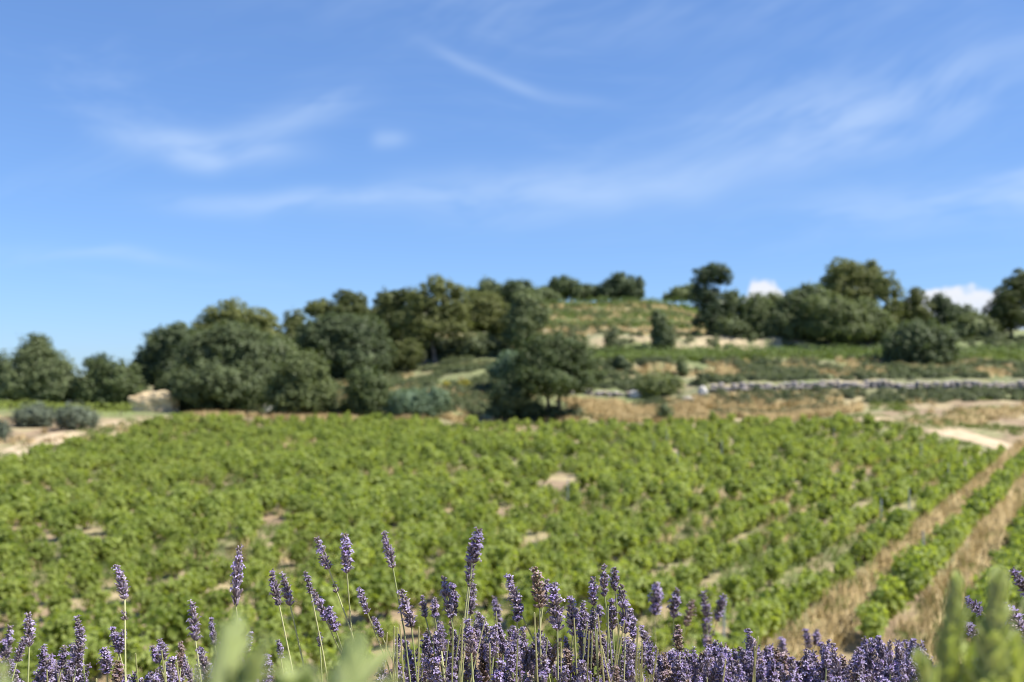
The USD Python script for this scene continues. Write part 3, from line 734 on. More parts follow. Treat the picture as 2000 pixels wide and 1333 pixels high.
def instancer(name, label, category, protos, pts, idx, yaw, scale, mats, soft=False):
    pi = UsdGeom.PointInstancer.Define(stage, numbered("/World", name))
    path = str(pi.GetPath())
    tgt = []
    for k, pm in enumerate(protos):
        if isinstance(pm, list):
            x = UsdGeom.Xform.Define(stage, f"{path}/prototype_{k}")
            for nm, mesh, mt in pm:
                usdkit.mesh(stage, f"{path}/prototype_{k}/{nm}", mesh, M[mt])
            tgt.append(x.GetPath())
        else:
            mm = usdkit.mesh(stage, f"{path}/prototype_{k}", pm, M[mats])
            if soft:
                v = np.asarray(pm[0])
                mm.CreateNormalsAttr(Vt.Vec3fArray.FromNumpy(unit(v * [1.2, 1.2, 0] + [0, 0, .55]).astype(np.float32)))
                mm.SetNormalsInterpolation("vertex")
            tgt.append(mm.GetPath())
    pi.CreatePrototypesRel().SetTargets(tgt)
    pi.CreatePositionsAttr(Vt.Vec3fArray.FromNumpy(np.asarray(pts, np.float32)))
    pi.CreateProtoIndicesAttr(Vt.IntArray.FromNumpy(np.asarray(idx, np.int32)))
    q = np.zeros((len(pts), 4), np.float32); q[:, 2] = np.sin(yaw / 2); q[:, 3] = np.cos(yaw / 2)
    pi.CreateOrientationsAttr(Vt.QuathArray([Gf.Quath(float(a[3]), float(a[0]), float(a[1]), float(a[2])) for a in q]))
    s = np.asarray(scale, np.float32)
    pi.CreateScalesAttr(Vt.Vec3fArray.FromNumpy(np.repeat(s[:, None], 3, 1) if s.ndim == 1 else s))
    tag(pi, label, category, kind="stuff")
    return pi


def grass_tuft(rng, n=26, h=.45, r=.22, w=.022, lean=.35):
    vs, fs = [], []
    for k in range(n):
        b = np.array([rng.normal() * r * .5, rng.normal() * r * .5, -.03])
        d = np.array([rng.normal() * lean, rng.normal() * lean, 1.0])
        hh = h * rng.uniform(.5, 1.15)
        t = b + d * hh; m = b + d * hh * .55 * np.array([.8, .8, 1.1])
        a = rng.uniform(0, PI); s = np.array([math.cos(a), math.sin(a), 0]) * w * .5
        i = len(vs) * 5
        vs.append([b - s, b + s, m - s * .8, m + s * .8, t]); fs += [[i, i + 1, i + 3], [i, i + 3, i + 2], [i + 2, i + 3, i + 4]]
    return np.array(vs).reshape(-1, 3), np.array(fs)


def scrub_clump(rng, n=160, r=.35, h=.4, leaf=.1):
    d = rand_dirs(n, rng); d[:, 2] = np.abs(d[:, 2])
    rad = rng.uniform(.4, 1, n)[:, None]
    c = d * rad * [r, r, h]
    return cards(c, d + [0, 0, .4] + rand_dirs(n, rng) * .4, leaf * rng.uniform(.6, 1.3, n), rng)


def scatter(n, d0, d1, px0, px1, rng, keep):
    D = np.sqrt(rng.uniform(d0 ** 2, d1 ** 2, n)); px = rng.uniform(px0, px1, n)
    X = (px - 1000) / F * D
    k = keep(X, D, px)
    X, D = X[k], D[k]
    return np.stack([X, D, terrain(X, D)], -1)


rs = np.random.default_rng(5)
nz = lambda X, Y, s, seed: meshkit.fbm(np.stack([X * s, Y * s, 0 * X], -1), 3, seed)


def p_of(X, Y): return X * .8625 - Y * .506


DRY = np.vstack([
    scatter(5200, 76.6, 84.2, 1090, 1680, rs, lambda X, Y, p: nz(X, Y, .5, 3) > .36),
    scatter(3200, 88, 97, 1120, 2060, rs, lambda X, Y, p: nz(X, Y, .4, 4) > .5),
    scatter(1600, 77, 100, 620, 1100, rs, lambda X, Y, p: nz(X, Y, .4, 4) > .54),
    scatter(2400, 104.8, 150, 860, 1360, rs, lambda X, Y, p: nz(X, Y, .4, 6) > .54),
    scatter(3600, 113, 138, 980, 1390, rs, lambda X, Y, p: (np.abs(Y - 115.4) < 1.0) | (np.abs(Y - 124.6) < 1.0) | (np.abs(Y - 135.4) < 1.2)),
    scatter(900, 64, 82, 1760, 2080, rs, lambda X, Y, p: (Y > np.interp(p, [1700, 1800, 1880, 2000], [77, 70, 66, 62])) & (nz(X, Y, .3, 6) > .56)),
    scatter(900, 75.5, 79, 360, 1000, rs, lambda X, Y, p: nz(X, Y, .5, 6) > .46),
    scatter(13000, 13, 60, 1000, 2150, rs, lambda X, Y, p: (np.abs(p_of(X, Y) + 4.05) < .42) | (np.abs(p_of(X, Y) + 2.4) < .5)),
    scatter(2600, 14, 74, -60, 1900, rs, lambda X, Y, p: (nz(X, Y, .25, 16) > .58) & (p_of(X, Y) < -5)),
])
protos = [grass_tuft(rs, 26, .42) for _ in range(5)]
n = len(DRY)
instancer("dry_grass", "golden dry grass on the banks, the terraces and the tracks between vines", "grass", protos, DRY, rs.integers(0, 5, n), rs.uniform(0, 2 * PI, n), rs.uniform(.55, 1.3, n) * np.interp(DRY[:, 1], [14, 40, 80], [.8, 1.0, 1.15]), "straw", soft=True)
SCR = np.vstack([
    scatter(4200, 83, 98, 880, 2080, rs, lambda X, Y, p: (nz(X, Y, .35, 14) > .5) & ~((Y > 84.4) & (Y < 86.6))),
    scatter(4600, 80, 112, 620, 1060, rs, lambda X, Y, p: nz(X, Y, .35, 14) > .42),
    scatter(2400, 105, 150, 860, 1370, rs, lambda X, Y, p: nz(X, Y, .35, 15) > .52),
    scatter(1500, 106.5, 120, 1380, 2080, rs, lambda X, Y, p: nz(X, Y, .35, 15) > .5),
    scatter(1500, 82, 90, 1390, 2060, rs, lambda X, Y, p: (Y < 84.9) & (nz(X, Y, .8, 3) > .4)),
    scatter(1200, 83, 110, -100, 640, rs, lambda X, Y, p: nz(X, Y, .35, 14) > .42),
])
n = len(SCR)
instancer("scrub", "low grey-green scrub scattered over the terraced hillside", "shrubs", [scrub_clump(rs) for _ in range(5)], SCR, rs.integers(0, 5, n), rs.uniform(0, 2 * PI, n), rs.uniform(.6, 1.7, n), "scrub")
GRS = np.vstack([
    scatter(5200, 13, 56, 1500, 2250, rs, lambda X, Y, p: p_of(X, Y) > -1.8),
    scatter(14000, 13, 75, -60, 1900, rs, lambda X, Y, p: (nz(X, Y, .22, 18) > .40) & (p_of(X, Y) < -4.6) & (X > -28)),
    scatter(4200, 13, 50, 1200, 2150, rs, lambda X, Y, p: ((np.abs(p_of(X, Y) + 4.05) < .5) | (np.abs(p_of(X, Y) + 2.4) < .5)) & (nz(X, Y, .9, 8) > .5)),
    scatter(2600, 60, 83, 1700, 2080, rs, lambda X, Y, p: (nz(X, Y, .2, 19) > .48) & (Y > np.interp(p, [1700, 1800, 1880, 2000], [77, 70, 66, 62]))),
    scatter(2600, 97, 106, 1120, 2080, rs, lambda X, Y, p: X > -999),
    scatter(5200, 115.5, 148, 980, 1380, rs, lambda X, Y, p: (nz(X, Y, .4, 6) < .56) & ~((np.abs(Y - 115.4) < 1.1) | (np.abs(Y - 124.6) < 1.2) | (np.abs(Y - 135.4) < 1.4))),
])
n = len(GRS)
instancer("green_grass", "green grass and weeds on the vineyard floor and right verge", "grass", [grass_tuft(rs, 24, .26, .25, .02, .5) for _ in range(5)], GRS, rs.integers(0, 5, n), rs.uniform(0, 2 * PI, n), rs.uniform(.6, 1.4, n) * np.interp(GRS[:, 1], [80, 100], [1, 1.5]), "green_grass", soft=True)

# ------------------------------------------------------------------ the vineyard


def vine_leaf(c, nrm, size, rng):
    """A lobed grape leaf as a shallow folded fan of five triangles."""
    n = len(c); nrm = unit(nrm)
    a = rand_dirs(n, rng) + [0, 0, -.4]
    u = unit(a - (a * nrm).sum(-1, keepdims=True) * nrm); w = np.cross(nrm, u)
    s = np.asarray(size)[:, None]
    sh = [(-.45, 0, 0), (-.32, .5, .12), (.12, .52, .1), (.55, 0, -.08), (.12, -.52, .1), (-.32, -.5, .12)]
    v = np.stack([c + s * (p[0] * u + p[1] * w + p[2] * nrm) for p in sh], 1).reshape(-1, 3)
    k = np.arange(n)[:, None] * 6
    f = np.concatenate([k + [0, 1, 2], k + [0, 2, 3], k + [0, 3, 4], k + [0, 4, 5]], 1).reshape(-1, 3)
    return v, f


def vine_parts(seed, n_shoot=13, per=32, leaf=.09, extra=170):
    rng = np.random.default_rng(seed)
    head = np.array([rng.normal() * .05, rng.normal() * .05, .24])
    tr = [tube(np.array([[0, 0, -.12], [.02, .01, .12], head * [.7, .7, .7] + [.015, 0, 0], head]), [.045, .04, .036, .045], 7)]
    cs, ns = [], []
    for k in range(n_shoot):
        a = 2 * PI * k / n_shoot + rng.normal() * .3
        out = rng.uniform(.18, .6)
        hgt = rng.uniform(.3, .82)
        d = np.array([math.cos(a) * .62, math.sin(a) * 1.0, 0])
        s = np.linspace(0, 1, 7)[:, None]
        pts = head + d * out * (s ** .8) + np.array([0, 0, hgt]) * (s * (1.25 - .25 * s)) + np.array([0, 0, -.25]) * s ** 3 * (out / .5)
        tr.append(tube(pts, np.linspace(.016, .005, 7), 5))
        t = rng.uniform(.12, 1.02, per)
        q = np.stack([np.interp(t, s[:, 0], pts[:, i]) for i in range(3)], -1)
        cs.append(q + rand_dirs(per, rng) * rng.uniform(.03, .14, (per, 1)))
        ns.append(d * .5 + [0, 0, .6] + rand_dirs(per, rng) * .75)
    d = rand_dirs(extra, rng)
    e = d * rng.uniform(.75, 1.0, (extra, 1)) * [.26, .47, .36] + [0, 0, .46]
    cs.append(e); ns.append(d + [0, 0, .4] + rand_dirs(extra, rng) * .5)
    c, nn = np.vstack(cs), np.vstack(ns)
    return join(tr), vine_leaf(c, nn, leaf * rng.uniform(.65, 1.25, len(c)), rng)


VARS = [vine_parts(100 + k) for k in range(6)]
FARV = [vine_parts(200 + k, 11, 20, .112, 120) for k in range(5)]
rv = np.random.default_rng(9)
DIR = np.array([.506, .8625]); NRM = np.array([.8625, -.506])
spots = []
rowp = [-1.65, -3.2] + [-4.72 - 1.26 * k for k in range(72)]
for p in rowp:
    for s in np.arange(-30, 110, .78):
        xy = NRM * p + DIR * (s + rv.normal() * .12) + NRM * rv.normal() * .06
        X, Y = xy
        if Y < (15.8 if p > -4 else 12.8) or X < -60:
            continue
        px = 1000 + F * X / Y
        if px < -260 or px > 2280:
            continue
        back = np.interp(px, [-300, 0, 100, 200, 340, 500, 900, 1400, 1660, 1700, 1800, 1900, 2000, 2300], [40, 46, 55.5, 61, 72.5, 74.5, 75, 75, 73, 68.5, 61.5, 57.5, 53.5, 48])
        if Y > back - rv.uniform(0, .8):
            continue
        # the bare strip across the left of the vineyard
        t = np.clip(((X + 18) * 6.5 + (Y - 24.5) * 3.5) / (6.5 ** 2 + 3.5 ** 2), 0, 1)
        if np.hypot(X + 18 - 6.5 * t, Y - 24.5 - 3.5 * t) < .4 + .2 * math.sin(X * 1.7):
            continue
        miss = meshkit.noise(np.array([[X * .45, Y * .45, 0.0]]), 47)[0]
        if p < -4 and rv.uniform() < (.07 + .42 * (miss > (.68 if Y > 24 else .80)) + (.05 if p > -4 else 0) + (.2 if Y > 33 and 850 < px < 1650 else 0)):
            continue
        spots.append((X, Y, px))
spots = np.array(spots)
sz_ = rv.uniform(.66, 1.04, len(spots)) * (1 - .22 * (meshkit.noise(np.stack([spots[:, 0] * .2, spots[:, 1] * .2, 0 * spots[:, 0]], -1), 55) > .6))
yaw_ = -30.4 + 180.0 * rv.integers(0, 2, len(spots)) + rv.normal(size=len(spots)) * 14
zz = terrain(spots[:, 0], spots[:, 1])
seen = (spots[:, 2] > -30) & (spots[:, 2] < 2030) & (spots[:, 1] > 13.2)
order = np.argsort(np.where(seen, spots[:, 1], 1e6))
near = order[:300]
firsts = {}
VLAB = "leafy green grape vine in the near rows, left of the golden track"
for cnt, i in enumerate(near):
    k = cnt % 6
    loc = (spots[i, 0], spots[i, 1], zz[i])
    pr = p_of(spots[i, 0], spots[i, 1])
    lab, grp = ((VLAB, "grape vines in the near rows") if pr < -5.7 else ("leafy grape vine in the row along the left side of the golden grassy track", "grape vines left of the golden track") if pr < -4
                else ("leafy grape vine in the sparse row between the two golden tracks at right", "grape vines between the golden tracks") if pr < -2.4 else ("leafy grape vine in the last row at the far right edge", "grape vines of the rightmost row"))
    o = thing("grape_vine", lab, "vine", loc, yaw_[i], grp, sz_[i])
    if k not in firsts:
        obj("trunk", VARS[k][0], M["vine_wood"], o, smooth=40)
        obj("foliage", VARS[k][1], M["vine"], o)
        firsts[k] = o
    else:
        o.GetPrim().GetReferences().AddInternalReference(firsts[k].GetPath())
        o.GetPrim().SetInstanceable(True)
rest = np.setdiff1d(np.arange(len(spots)), near)
instancer("distant_vines", "mass of green vines filling the vineyard behind the near rows", "vines",
          [[("foliage", v[1], "vine"), ("trunk", v[0], "vine_wood")] for v in FARV],
          np.stack([spots[rest, 0], spots[rest, 1], zz[rest]], -1), rv.integers(0, 5, len(rest)), np.radians(yaw_[rest]), sz_[rest], "vine")
# steel stakes among the vines
first = None
cand = [i for i in order[5:1400] if spots[i, 2] > 1050][::46][:16]
for cnt, i in enumerate(cand):
    X, Y = spots[i, :2] + DIR * .48
    o = thing("vine_stake", "thin grey steel stake standing in a vine row", "stake", (X, Y, float(terrain(X, Y))), rv.uniform(0, 90), "steel stakes among the vines", rv.uniform(.9, 1.12))
    if first is None:
        pole = join([tube([[0, 0, -.25], [0, 0, 1.16]], [.016, .016], 6), tube([[-.012, 0, .55], [.03, 0, .56]], [.008, .008], 5), tube([[-.012, 0, .95], [.03, 0, .96]], [.008, .008], 5)])
        obj("post", pole, M["stake"], o)
        first = o
    else:
        o.GetPrim().GetReferences().AddInternalReference(first.GetPath())
        o.GetPrim().SetInstanceable(True)

# ------------------------------------------------------------------ lavender in the foreground
CAL_A, CAL_B = np.array([.27, .21, .25]), np.array([.80, .67, .78])
COR_A, COR_B = np.array([.50, .36, .78]), np.array([.80, .70, .95])
DRYC = np.array([.26, .20, .15])


def spindle(base, d, L, r, rng):
    a = unit(np.cross(d, [0.31, 0.57, .76])); b = np.cross(d, a)
    g = np.arange(4) * PI / 2 + rng.uniform(0, 1)
    ring = np.cos(g)[:, None] * a + np.sin(g)[:, None] * b
    v = np.vstack([base, base + d * L * .3 + ring * r, base + d * L * .85 + ring * r * .85, base + d * L * 1.0])
    f = []
    for i in range(4):
        j = (i + 1) % 4
        f += [[0, 1 + j, 1 + i], [1 + i, 1 + j, 5 + j], [1 + i, 5 + j, 5 + i], [5 + i, 5 + j, 9]]
    return v, np.array(f)


def petals(c, d, s, rng):
    a = unit(np.cross(d, rng.normal(size=3))); b = np.cross(d, a)
    vs, fs = [], []
    for k in range(3):
        g = 2 * PI * k / 3 + rng.uniform(0, .6)
        o = math.cos(g) * a + math.sin(g) * b; q = np.cross(d, o)
        i = len(vs)
        vs += [c, c + o * s * .6 + q * s * .38 + d * s * .35, c + o * s * 1.05 + d * s * .2, c + o * s * .6 - q * s * .38 + d * s * .35]
        fs += [[i, i + 1, i + 2], [i, i + 2, i + 3]]
    return np.array(vs), np.array(fs)


def flower_proto(seed, length=.055, whorls=8, fat=1.0, bloom=.3, dry=.15):
    """A lavender spike along +z from 0 to length: whorls of calyces with open florets."""
    rng = np.random.default_rng(seed)
    V, Fc, C, n = [], [], [], 0
    V0, F0 = tube([[0, 0, -.002], [0, 0, length * .96]], [.0007, .0005], 4)
    V.append(V0); Fc.append(F0); C.append(np.tile(CAL_A * .9, (len(V0), 1))); n = len(V0)
    t = np.linspace(.02, .93, whorls) + rng.normal(size=whorls) * .012
    for w, tw in enumerate(t):
        prof_ = (.72 + .5 * math.sin(PI * min(1, tw * 1.25 + .12))) * (1 - .35 * max(0, tw - .6) / .4)
        m = int(round(rng.uniform(9, 12) * (1 if tw < .8 else .7)))
        for k in range(m):
            a = 2 * PI * (k + .5 * (w % 2)) / m + rng.normal() * .15
            tilt = rng.uniform(.3, .92)
            d = unit(np.array([math.cos(a) * math.sin(tilt), math.sin(a) * math.sin(tilt), math.cos(tilt)]))
            L = .0074 * prof_ * rng.uniform(.8, 1.15) * fat
            r = .00112 * rng.uniform(.85, 1.15) * fat
            b = np.array([math.cos(a) * .001, math.sin(a) * .001, tw * length + rng.normal() * .0012])
            v, f = spindle(b, d, L, r, rng)
            mix = rng.uniform() ** 1.6
            col = CAL_A * (1 - mix) + CAL_B * mix
            if rng.uniform() < dry:
                col = DRYC * rng.uniform(.7, 1.5)
            cc = np.tile(col, (len(v), 1)); cc[0] = col * .6 + np.array([.10, .11, .06]) * .4; cc[5:] = cc[5:] * 1.2 + .03
            V.append(v); Fc.append(f + n); C.append(cc); n += len(v)
            if rng.uniform() < bloom:
                v, f = petals(b + d * L * .97, d, .0031 * fat * rng.uniform(.8, 1.25), rng)
                q = rng.uniform()
                V.append(v); Fc.append(f + n); C.append(np.tile(COR_A * (1 - q) + COR_B * q, (len(v), 1))); n += len(v)
    return np.vstack(V), np.vstack(Fc), np.vstack(C)


HEADS = [flower_proto(300 + k, .055, 9 + k % 3, 1.0 + .08 * (k % 3), .22 + .05 * (k % 4), .10 + .06 * (k % 3)) for k in range(14)]
WHORL = [flower_proto(340 + k, .009, 2, .8, .2, .45) for k in range(3)]


def frame(d):
    d = unit(np.asarray(d, float))
    a = unit(np.cross(d, [0.2, 1, 0.1])); b = np.cross(d, a)
    return np.stack([a, b, d], 1)


def stem_tint(n, rng):
    t = rng.uniform()
    c = np.array([.33, .37, .15]) * (1 - t) + np.array([.56, .55, .28]) * t
    return np.tile(c, (n, 1))


# bushes: column of the plant's foot, its distance, label
BUSHES = [
    (-60, 1.45, "lavender clump at the far left bottom corner"),
    (95, 1.42, "lavender clump with two slim upright spikes near the left edge"),
    (285, 1.42, "lavender clump whose single long stem leans out left over the vines"),
    (430, 1.42, "lavender clump with the tall straight spike behind the pale leaf at left"),
    (610, 1.42, "sparse lavender clump with crossing stems above the blurred leaf"),
    (745, 1.42, "lavender clump with the high lone spike left of the thickest one"),
    (905, 1.40, "lavender clump carrying the tallest, thickest spike"),
    (1050, 1.40, "dense lavender clump just right of the tallest spike"),
    (1190, 1.42, "dense lavender clump with the group of equal spikes right of centre"),
    (1330, 1.48, "low lavender clump below the blurred distant spikes"),
    (1460, 1.46, "low bushy lavender clump with a broad rounded top"),
    (1590, 1.46, "low lavender clump in the middle of the right purple band"),
    (1720, 1.46, "shaded lavender clump at the right end of the purple band"),
    (1860, 1.42, "lavender clump half hidden by the pale leafy shoots at right"),
    (2010, 1.38, "dark lavender clump leaning in at the right edge"),
    (1345, 2.65, "blurred lavender clump standing farther back than the others"),
]
bush_objs = []
GZ0 = lambda X, Y: float(terrain(X, Y))
rl = np.random.default_rng(12)
for px, D, lab in BUSHES:
    X = (px - 1000) / F * D
    Pb = np.array([X, D + .06, GZ0(X, D + .06)])
    o = thing("lavender_bush", lab, "lavender", Pb)
    # leafy base of the plant
    rng = np.random.default_rng(int(px + 5000))
    nl = 900
    az = rng.uniform(0, 2 * PI, nl); rr = np.sqrt(rng.uniform(0, 1, nl)) * .16
    z = rng.uniform(.02, 1, nl) * (.30 - .6 * rr)
    c = np.stack([rr * np.cos(az), rr * np.sin(az), z], -1)
    upv = np.stack([np.cos(az) * .5, np.sin(az) * .5, np.ones(nl)], -1) + rand_dirs(nl, rng) * .4
    side = np.stack([np.cos(az), np.sin(az), np.full(nl, .3)], -1) + rand_dirs(nl, rng) * .6
    obj("foliage", cards(c, side, rng.uniform(.025, .05, nl), rng, .13, .1, upv), M["lav_leaf"], o)
    bush_objs.append((o, Pb, px, D))

heads = []  # (tip px, tip py, base px, base py, D, fat)
S = lambda *a: heads.append(a)
for h in [
    (233, 1103, 250, 1168, 1.30, 1.0), (463, 1067, 461, 1186, 1.36, .8), (617, 1050, 641, 1113, 1.36, .95), (675, 1043, 676, 1121, 1.36, .95),
    (752, 1039, 768, 1110, 1.37, .9), (933, 1032, 922, 1100, 1.36, 1.15), (925, 1062, 916, 1135, 1.38, 1.0), (525, 1115, 546, 1182, 1.36, .95), (553, 1122, 568, 1182, 1.38, .9),
    (599, 1116, 606, 1160, 1.40, .8), (612, 1152, 636, 1215, 1.36, .95), (640, 1188, 656, 1236, 1.36, .95), (700, 1150, 716, 1202, 1.36, .85),
    (728, 1205, 745, 1248, 1.40, .8), (623, 1235, 626, 1262, 1.5, .7), (545, 1250, 546, 1290, 1.42, .7),
    (788, 1152, 804, 1225, 1.36, 1.1), (824, 1163, 832, 1205, 1.40, .9), (845, 1168, 848, 1210, 1.42, .9), (868, 1126, 880, 1208, 1.38, 1.0), (890, 1142, 884, 1205, 1.40, .9),
    (918, 1140, 918, 1200, 1.40, 1.0), (780, 1240, 775, 1280, 1.36, .8), (940, 1195, 950, 1245, 1.38, 1.0),
    (990, 1124, 1018, 1200, 1.36, .95), (1008, 1165, 1010, 1216, 1.36, 1.15), (1048, 1108, 1054, 1188, 1.36, 1.1), (1068, 1132, 1060, 1185, 1.40, .8), (1080, 1140, 1088, 1228, 1.37, 1.1),
    (1112, 1165, 1122, 1240, 1.37, 1.1), (1138, 1178, 1140, 1230, 1.42, .9), (1155, 1128, 1160, 1185, 1.36, .9), (1177, 1103, 1181, 1165, 1.36, .95), (1198, 1108, 1203, 1158, 1.38, .85),
    (1216, 1142, 1220, 1235, 1.38, 1.0), (1232, 1190, 1238, 1250, 1.40, .9), (1160, 1188, 1158, 1232, 1.36, 1.05), (1195, 1172, 1196, 1230, 1.40, .9), (1258, 1222, 1262, 1262, 1.42, .9),
    (378, 1177, 386, 1248, 1.36, .95), (58, 1198, 57, 1265, 1.33, .85), (152, 1203, 156, 1258, 1.33, 1.0), (160, 1240, 152, 1300, 1.33, 1.15), (218, 1226, 230, 1272, 1.36, .85), (243, 1230, 236, 1275, 1.36, .8),
    (315, 1248, 322, 1290, 1.40, .95), (300, 1262, 306, 1300, 1.36, .8), (88, 1264, 80, 1305, 1.38, .9), (128, 1262, 118, 1308, 1.38, 1.0), (46, 1245, 40, 1290, 1.36, .9), (205, 1265, 208, 1318, 1.34, 1.15), (232, 1290, 232, 1333, 1.34, 1.1),
    (22, 1222, 8, 1300, 1.75, 1.1), (357, 1254, 356, 1300, 1.6, .9), (412, 1208, 422, 1260, 1.55, .7), (485, 1235, 482, 1278, 1.40, .8), (520, 1280, 515, 1325, 1.36, 1.0), (495, 1325, 490, 1365, 1.34, 1.0),
    (965, 1165, 975, 1215, 2.0, 1.0), (1284, 1138, 1281, 1205, 2.6, 1.7), (1319, 1150, 1317, 1212, 2.2, 1.3), (1352, 1170, 1338, 1222, 2.7, 1.6), (1374, 1155, 1380, 1212, 2.6, 1.6), (1382, 1205, 1376, 1262, 2.7, 1.6), (1411, 1160, 1402, 1216, 2.6, 1.5),
    (1571, 1230, 1578, 1265, 2.4, 1.3), (1598, 1230, 1592, 1262, 2.4, 1.2), (1525, 1245, 1530, 1280, 2.3, 1.6), (1385, 1245, 1388, 1290, 2.5, 1.6),
    (1463, 1228, 1470, 1290, 1.42, 1.05), (1320, 1222, 1325, 1275, 1.42, 1.05), (1398, 1250, 1390, 1300, 1.42, 1.1),
    (1885, 1172, 1922, 1198, 1.2, .9), (1884, 1215, 1910, 1242, 1.2, .9), (1978, 1110, 2008, 1165, 1.05, .9), (1960, 1178, 2004, 1250, 1.12, 1.15), (1900, 1285, 1905, 1330, .95, .9), (1990, 1240, 2012, 1290, 1.15, 1.0),
]:
    S(*h)
ENVX = [-60, 0, 100, 220, 300, 400, 470, 540, 700, 770, 850, 930, 1000, 1080, 1200, 1245, 1290, 1340, 1440, 1480, 1560, 1620, 1760, 1800, 2000]
ENVY = [1275, 1272, 1262, 1272, 1270, 1265, 1278, 1305, 1305, 1222, 1200, 1190, 1198, 1190, 1180, 1205, 1242, 1246, 1240, 1226, 1252, 1242, 1243, 1275, 1305]
for x0, x1, cnt, deep in ((-50, 330, 95, 85), (330, 540, 34, 70), (540, 770, 7, 40), (770, 1290, 175, 150), (1290, 1800, 380, 92), (1800, 2020, 18, 60)):
    for k in range(cnt):
        px = rl.uniform(x0, x1)
        e = np.interp(px, ENVX, ENVY) + 60 * (meshkit.noise(np.array([[px * .02, 3.0, 0]]), 5)[0] - .5)
        u = rl.uniform()
        tip = e + 8 + deep * u ** 1.15
        D = rl.uniform(1.24, 1.40) + (1 - u) * rl.uniform(0, .32)
        ln = rl.uniform(46, 92)
        lean = rl.normal() * .2 - .03
        S(px, tip, px - lean * ln, tip + ln, D, rl.uniform(.66, .98))

stems = [[] for _ in BUSHES]
for hi, (tx, ty, bx, by, D, fat) in enumerate(heads):
    rng = np.random.default_rng(9000 + hi)
    tipP = up(tx, ty, D)
    basP = up(bx, by, D) + [0, rng.normal() * .006, 0]
    cands = [k for k, b in enumerate(BUSHES) if (b[1] > 2) == (D > 1.9)]
    k = min(cands, key=lambda q: abs(BUSHES[q][0] - (bx + (bx - tx) * 1.2)) + 250 * (len(stems[q]) > 90))
    stems[k].append(hi)
    o, Pb, _, _ = bush_objs[k]
    ax = tipP - basP; Ln = np.linalg.norm(ax); d = ax / Ln
    foot = np.array([Pb[0] + np.clip((basP[0] - Pb[0]) * .45, -.12, .12) + rng.normal() * .02, Pb[1] + (D - BUSHES[k][1]) * .35 + rng.normal() * .03, 0])
    foot[2] = Pb[2] + .04
    s = np.linspace(0, 1, 9)[:, None]
    drop = basP[2] - foot[2]
    ctrl = basP - d * drop * .55
    pts = (1 - s) ** 2 * foot + 2 * s * (1 - s) * ctrl + s ** 2 * basP
    pts += np.sin(s * PI) * rng.normal(size=3) * .011
    v, f = tube(pts - Pb, np.linspace(.0015, .00105, 9), 5)
    st = obj("flower_stem", (v, f), M["stem"], o, smooth=True, tint=stem_tint(len(v), rng))
    V0, F0, C0 = HEADS[rng.integers(len(HEADS))]
    sc = np.array([fat * 1.15, fat * 1.15, Ln / .055])
    sc[:2] *= np.clip(Ln / .05, .75, 1.25) ** .5
    rot = rng.uniform(0, 2 * PI); cr, sr = math.cos(rot), math.sin(rot)
    v = V0 @ np.array([[cr, sr, 0], [-sr, cr, 0], [0, 0, 1]]) * sc
    # a slight bow
    v[:, 0] += (v[:, 2] / Ln) ** 2 * rng.normal() * .0025
    v = v @ frame(d).T + basP - Pb
    obj("flower_head", (v, F0), M["flower"], st, tint=C0 * rng.uniform(.8, 1.15) if rng.uniform() > .1 else np.clip(C0 * [1.05, .95, .62], 0, 1))
    if rng.uniform() < .22 or hi in (0, 2, 5):
        V1, F1, C1 = WHORL[rng.integers(3)]
        t = .93 if hi > 5 else .955
        q = np.array([np.interp(t, s[:, 0], pts[:, i]) for i in range(3)])
        obj("flower_whorl", (V1 @ frame(d).T * 1.0 + q - Pb, F1), M["flower"], st, tint=C1)

for k in range(46):
    rng = np.random.default_rng(70000 + k)
    px = rng.uniform(-20, 1780) if k % 2 else rng.uniform(780, 1300)
    D = rng.uniform(1.2, 1.36)
    ty = np.interp(px, ENVX, ENVY) + rng.uniform(0, 70)
    T = up(px + rng.normal() * 30, ty, D)
    j = min((q for q in range(len(BUSHES)) if BUSHES[q][1] < 2), key=lambda q: abs(BUSHES[q][0] - px))
    o, Pb = bush_objs[j][:2]
    ft = np.array([Pb[0] + np.clip((T[0] - Pb[0]) * .7 + rng.normal() * .03, -.14, .14), Pb[1] - .05, Pb[2] + .03])
    u = np.linspace(0, 1, 7)[:, None]
    pts = ft + (T - ft) * u + np.sin(u * PI) * rng.normal(size=3) * .012 - Pb
    v, f = tube(pts, np.linspace(.0016, .0009, 7), 5)
    obj("bare_stalk", (v, f), M["stem"], o, smooth=True, tint=stem_tint(len(v), rng) * [1.15, 1.1, 1.05])

# ------------------------------------------------------------------ pale leafy shoots right before the lens


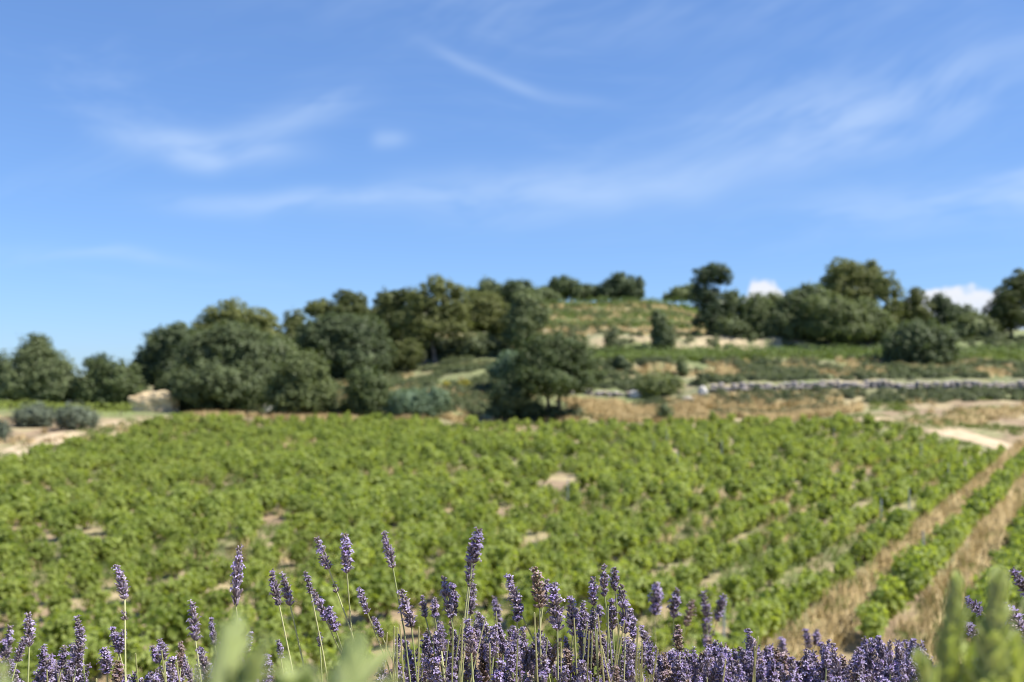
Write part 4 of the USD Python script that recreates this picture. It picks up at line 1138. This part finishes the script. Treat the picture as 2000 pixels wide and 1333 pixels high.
def lance(base, tip, width, nrm, cup=.25, bend=.1):
    """A lance-shaped leaf with a midrib fold and thickness."""
    base, tip = np.asarray(base, float), np.asarray(tip, float)
    ax = tip - base; L = np.linalg.norm(ax); d = ax / L
    nrm = unit(nrm - (nrm @ d) * d); w = np.cross(d, nrm)
    t = np.array([0, .12, .3, .5, .7, .88, 1.0]); wd = np.array([.22, .55, .88, 1.0, .86, .5, .06]) * width * .5
    v = []
    for ti, wi in zip(t, wd):
        c = base + ax * ti - nrm * bend * L * ti * ti
        for sgn, k in ((-1, 1), (0, 0), (1, 1)):
            v.append(c + w * wi * sgn + nrm * wi * cup * k)
    v = np.array(v)
    th = width * .06
    v2 = v - nrm * th
    f = []
    n = len(t)
    for i in range(n - 1):
        for j in range(2):
            a = i * 3 + j
            f += [[a, a + 1, a + 4], [a, a + 4, a + 3]]
    f = np.array(f); m = len(v)
    rim = []
    for i in range(n - 1):
        for j in (0, 2):
            a, b = i * 3 + j, i * 3 + 3 + j
            q = [a, b, b + m, a + m]
            if j == 0: q = q[::-1]
            rim += [[q[0], q[1], q[2]], [q[0], q[2], q[3]]]
    return np.vstack([v, v2]), np.vstack([f, f[:, ::-1] + m, rim])


def leafy_shoot(label, base, tip, L0, L1, W, pairs, spread, seed, mat="shoot_leaf", top=.35):
    """base, tip: (column, row, distance). Leaves stand in crossed pairs up the stem."""
    rng = np.random.default_rng(seed)
    B, T = up(*base), up(*tip)
    foot = np.array([B[0], B[1], 0]); foot[2] = GZ0(B[0], B[1]) if B[1] > .2 else 3.4
    o = thing("leafy_shoot", label, "shoot", foot)
    s = np.linspace(0, 1, 6)[:, None]
    lowr = B + (B - T) * .1
    pts = np.vstack([foot + (lowr - foot) * np.linspace(0, .9, 4)[:, None], B + (T - B) * s])
    obj("stem", tube(pts - foot, np.linspace(.0028, .0012, len(pts)), 6), M["shoot_stem"], o, smooth=True)
    ax = T - B; d = unit(ax); fr = frame(d)
    for k in range(pairs):
        t = k / max(1, pairs - 1)
        c = B + ax * (t * .97)
        L = L0 + (L1 - L0) * t
        sp = spread * (1 - t) + spread * top * t
        for sd in (0, 1):
            a = sd * PI + (k % 2) * PI / 2 + rng.normal() * .25
            out = fr[:, 0] * math.cos(a) + fr[:, 1] * math.sin(a)
            g = sp * rng.uniform(.75, 1.25)
            dirn = d * math.cos(g) + out * math.sin(g)
            l = L * rng.uniform(.8, 1.15)
            obj("leaf", tuple(np.asarray(x) if i else x - foot for i, x in enumerate(lance(c, c + dirn * l, W * rng.uniform(.8, 1.2), d * math.sin(g) - out * math.cos(g)))), M[mat], o)
    return o


leafy_shoot("blurred pale green shoot with a tall narrow tip, left of two", (400, 1420, .38), (446, 1275, .40), .036, .0195, .0075, 7, .30, 1, top=.06)
leafy_shoot("blurred pale green leafy shoot leaning right, lower of the two left ones", (415, 1450, .39), (492, 1305, .39), .026, .0165, .0075, 5, .50, 2, top=.10)
leafy_shoot("broad pale green blurred leaves at the bottom left of centre", (640, 1450, .34), (692, 1330, .36), .028, .020, .0090, 9, .70, 3, top=.45)
leafy_shoot("low pale blurred leaves between the two left shoot groups", (555, 1450, .36), (572, 1352, .36), .022, .014, .0075, 7, .8, 4, top=.5)
leafy_shoot("tiny pale green blurred shoot tip in the bottom left corner", (-12, 1420, .42), (4, 1330, .42), .014, .008, .006, 3, .4, 5, top=.2)
leafy_shoot("tall needle-leaved pale shoot, left of the pair at the right edge", (1828, 1460, .52), (1866, 1160, .52), .030, .0145, .0075, 38, .52, 6, top=.12, mat="needle_leaf")
leafy_shoot("tall needle-leaved pale shoot, right and thicker of the pair", (1918, 1470, .50), (1948, 1165, .50), .030, .0165, .0095, 38, .50, 7, top=.16, mat="needle_leaf")
leafy_shoot("short pale shoot bending left at the foot of the needle-leaved pair", (1850, 1440, .50), (1803, 1305, .50), .022, .012, .007, 8, .6, 8, top=.3, mat="needle_leaf")
leafy_shoot("bushy green shoot low in the bottom right corner", (1990, 1480, .5), (1985, 1285, .5), .032, .016, .006, 16, .8, 9, mat="needle_leaf")
leafy_shoot("low bushy green shoot between the feet of the needle-leaved pair", (1885, 1480, .52), (1890, 1290, .52), .030, .014, .005, 16, .8, 10, mat="needle_leaf")
